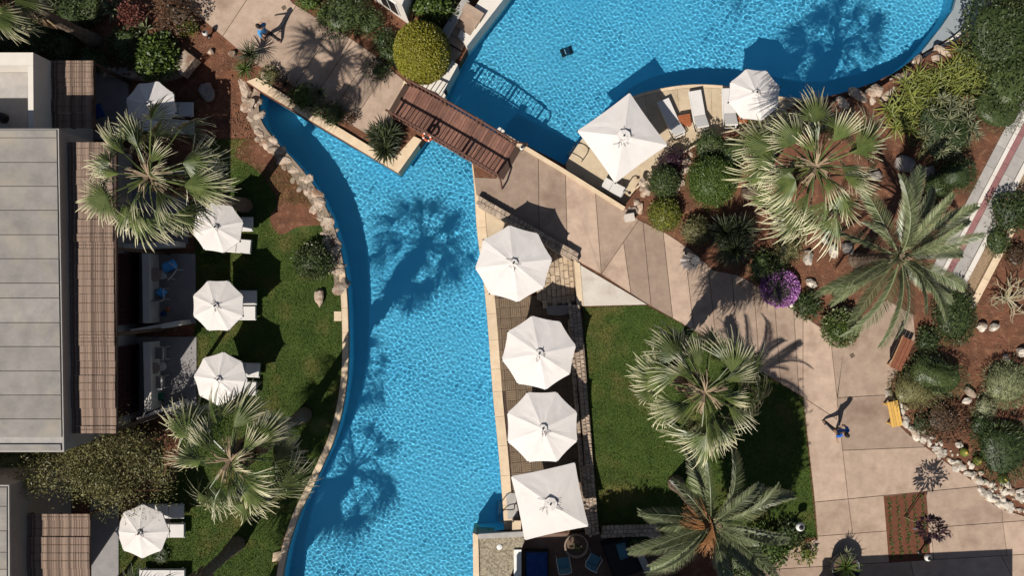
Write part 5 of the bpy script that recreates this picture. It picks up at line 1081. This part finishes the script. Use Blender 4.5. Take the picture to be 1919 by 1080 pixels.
# ------------------------------------------------------------------ people
def person(px, py, head_deg, label, shirt, seed=0, z=Z1):
    p = P(px, py, z); root = thing('person', label, 'person', (p.x, p.y, z), R(head_deg))
    def skin(name, J, E, mat, parent, rootv=0, sub=2):
        me = bpy.data.meshes.new(name); me.from_pydata([j[0] for j in J], E, []); o = link(name, me, parent); o.modifiers.new('skin', 'SKIN').use_smooth_shade = True
        for i, j in enumerate(J): me.skin_vertices[0].data[i].radius = (j[1], j[1]) if not isinstance(j[1], tuple) else j[1]; me.skin_vertices[0].data[i].use_root = (i == rootv)
        o.modifiers.new('sub', 'SUBSURF').render_levels = sub; o.modifiers['sub'].levels = 1; me.materials.append(mat); return o
    J = [((0, 0, .95), (.13, .10)), ((.02, 0, 1.2), (.13, .10)), ((.04, 0, 1.42), (.14, .09)), ((.05, 0, 1.52), .055), ((.08, 0, 1.60), .08), ((.09, 0, 1.70), .09), ((.085, 0, 1.76), .06)]; E = [(0, 1), (1, 2), (2, 3), (3, 4), (4, 5), (5, 6)]
    for s, ph in ((1, .34), (-1, -.34)):
        k = len(J); J += [((0, s * .10, .90), .085), ((ph * .55, s * .11, .50), .058), ((ph * .95 - .06, s * .11, .09), .04), ((ph * .95 + .12, s * .12, .035), .03)]; E += [(0, k), (k, k + 1), (k + 1, k + 2), (k + 2, k + 3)]
        k = len(J); J += [((.03, s * .19, 1.43), .055), ((.0 - ph * .35, s * .27, 1.16), .042), ((.12 - ph * .7, s * .27, .94), .032), ((.17 - ph * .75, s * .265, .87), .03)]; E += [(2, k), (k, k + 1), (k + 1, k + 2), (k + 2, k + 3)]
        hx = .17 - ph * .75
        for f in range(5): k2 = len(J); J += [((hx + .035 + (.02 if f else -.0), s * (.265 - .018 * (f - 2)) + (s * -.035 if f == 0 else 0), .80 + (.03 if f == 0 else .008 * abs(f - 2.5))), .010)]; E += [(k + 3, k2)]
    k = len(J); J += [((.185, 0, 1.66), .014), ((.09, .085, 1.67), .016), ((.09, -.085, 1.67), .016)]; E += [(5, k), (5, k + 1), (5, k + 2)]
    skin('body', J, E, m_skin, root)
    S = [((0, 0, .98), (.155, .125)), ((.02, 0, 1.2), (.155, .125)), ((.035, 0, 1.42), (.16, .115)), ((.045, 0, 1.5), .075)]; ES = [(0, 1), (1, 2), (2, 3)]
    for s, ph in ((1, .34), (-1, -.34)): k = len(S); S += [((.03, s * .20, 1.44), .082), ((.0 - ph * .25, s * .27, 1.22), .066)]; ES += [(2, k), (k, k + 1)]
    skin('shirt', S, ES, shirt, root, 0)
    T = [((0, 0, .99), (.15, .12)), ((0, 0, .90), (.15, .12))]; ET = [(0, 1)]
    for s, ph in ((1, .34), (-1, -.34)): k = len(T); T += [((0, s * .10, .84), .10), ((ph * .55, s * .11, .50), .076), ((ph * .9 - .05, s * .11, .16), .06)]; ET += [(1, k), (k, k + 1), (k + 1, k + 2)]
    skin('trousers', T, ET, m_trou, root, 0)
    H = MB(); vs = []
    for i in range(6):
        t = i / 5 * 1.75
        for k in range(14): a = 2 * math.pi * k / 14; vs.append((.065 + .108 * math.sin(t) * math.cos(a) * 1.08, .096 * math.sin(t) * math.sin(a), 1.70 + .118 * math.cos(t) - (.03 if math.cos(a) < 0 else -.02) * math.sin(t)))
    H.add(vs, [(i * 14 + k, (i + 1) * 14 + k, (i + 1) * 14 + (k + 1) % 14, i * 14 + (k + 1) % 14) for i in range(5) for k in range(14)]); H.build('hair', m_hair, root, True)
    for s in (1, -1):
        ph = .34 * s; MB().box((ph * .95 + .04, s * .115, .035), (.26, .095, .07), taper=.8).build('shoe', m_trou, root)
    return root
person(1555, 800, -60, 'walking person in a bright blue shirt near the yellow bench', m_blue)
person(510, 74, 150, 'walking person in a light blue shirt and dark trousers on the garden path', m_blue2)

# ------------------------------------------------------------------ beyond the lower edge: what shades the terrace, lawn and path
ob = thing('pool_bar', 'pool bar beyond the lower edge shading the terrace', 'house', tuple(P(1120, 1180)))
MB().prism(PP([(915, 1139), (1290, 1126), (1290, 1400), (915, 1400)], 0), 0, 3.7).build('wall', m_white, ob, world=True); MB().prism(PP([(903, 1129), (1300, 1114), (1300, 1400), (903, 1400)], 0), 3.7, 3.9).build('roof', m_white, ob, world=True)
ob = thing('villa', 'villa beyond the lower edge shading the path', 'house', tuple(P(1640, 1220, Z1)))
MB().prism(PP([(1470, 1152), (1800, 1136), (1800, 1400), (1470, 1400)], 0), 0, 3.9).build('wall', m_white, ob, world=True); MB().prism(PP([(1462, 1146), (1808, 1130), (1808, 1400), (1462, 1400)], 0), 3.9, 4.1).build('roof', m_white, ob, world=True)
c = P(1100, 1102); tr = thing('round_tree', 'round leafy tree beyond the lower edge shading the lawn', 'tree', (c.x, c.y - .6, 0)); MB().tube([(0, 0, -.1), (0, 0, 4.2)], [.2, .13], 8).build('trunk', m_bark, tr)
link('crown', leaves(9000, (2.7, 1.35, 1.1), .2, 91, m_dgreen, .15, .5, .5, core=.85, zmin=-.8, name='crown'), tr, (0, 0, 5.2))
c = P(1240, 1116); tr = thing('round_tree', 'tall leafy tree beyond the lower edge shading the lawn corner', 'tree', (c.x, c.y, 0)); MB().tube([(0, 0, -.1), (0, 0, 8.4)], [.26, .12], 8).build('trunk', m_bark, tr)
link('crown', leaves(9000, (1.5, 2.1, 1.3), .22, 93, m_dgreen, .3, .5, .5, core=.8, zmin=-.8, name='crown'), tr, (0, 0, 9.2))
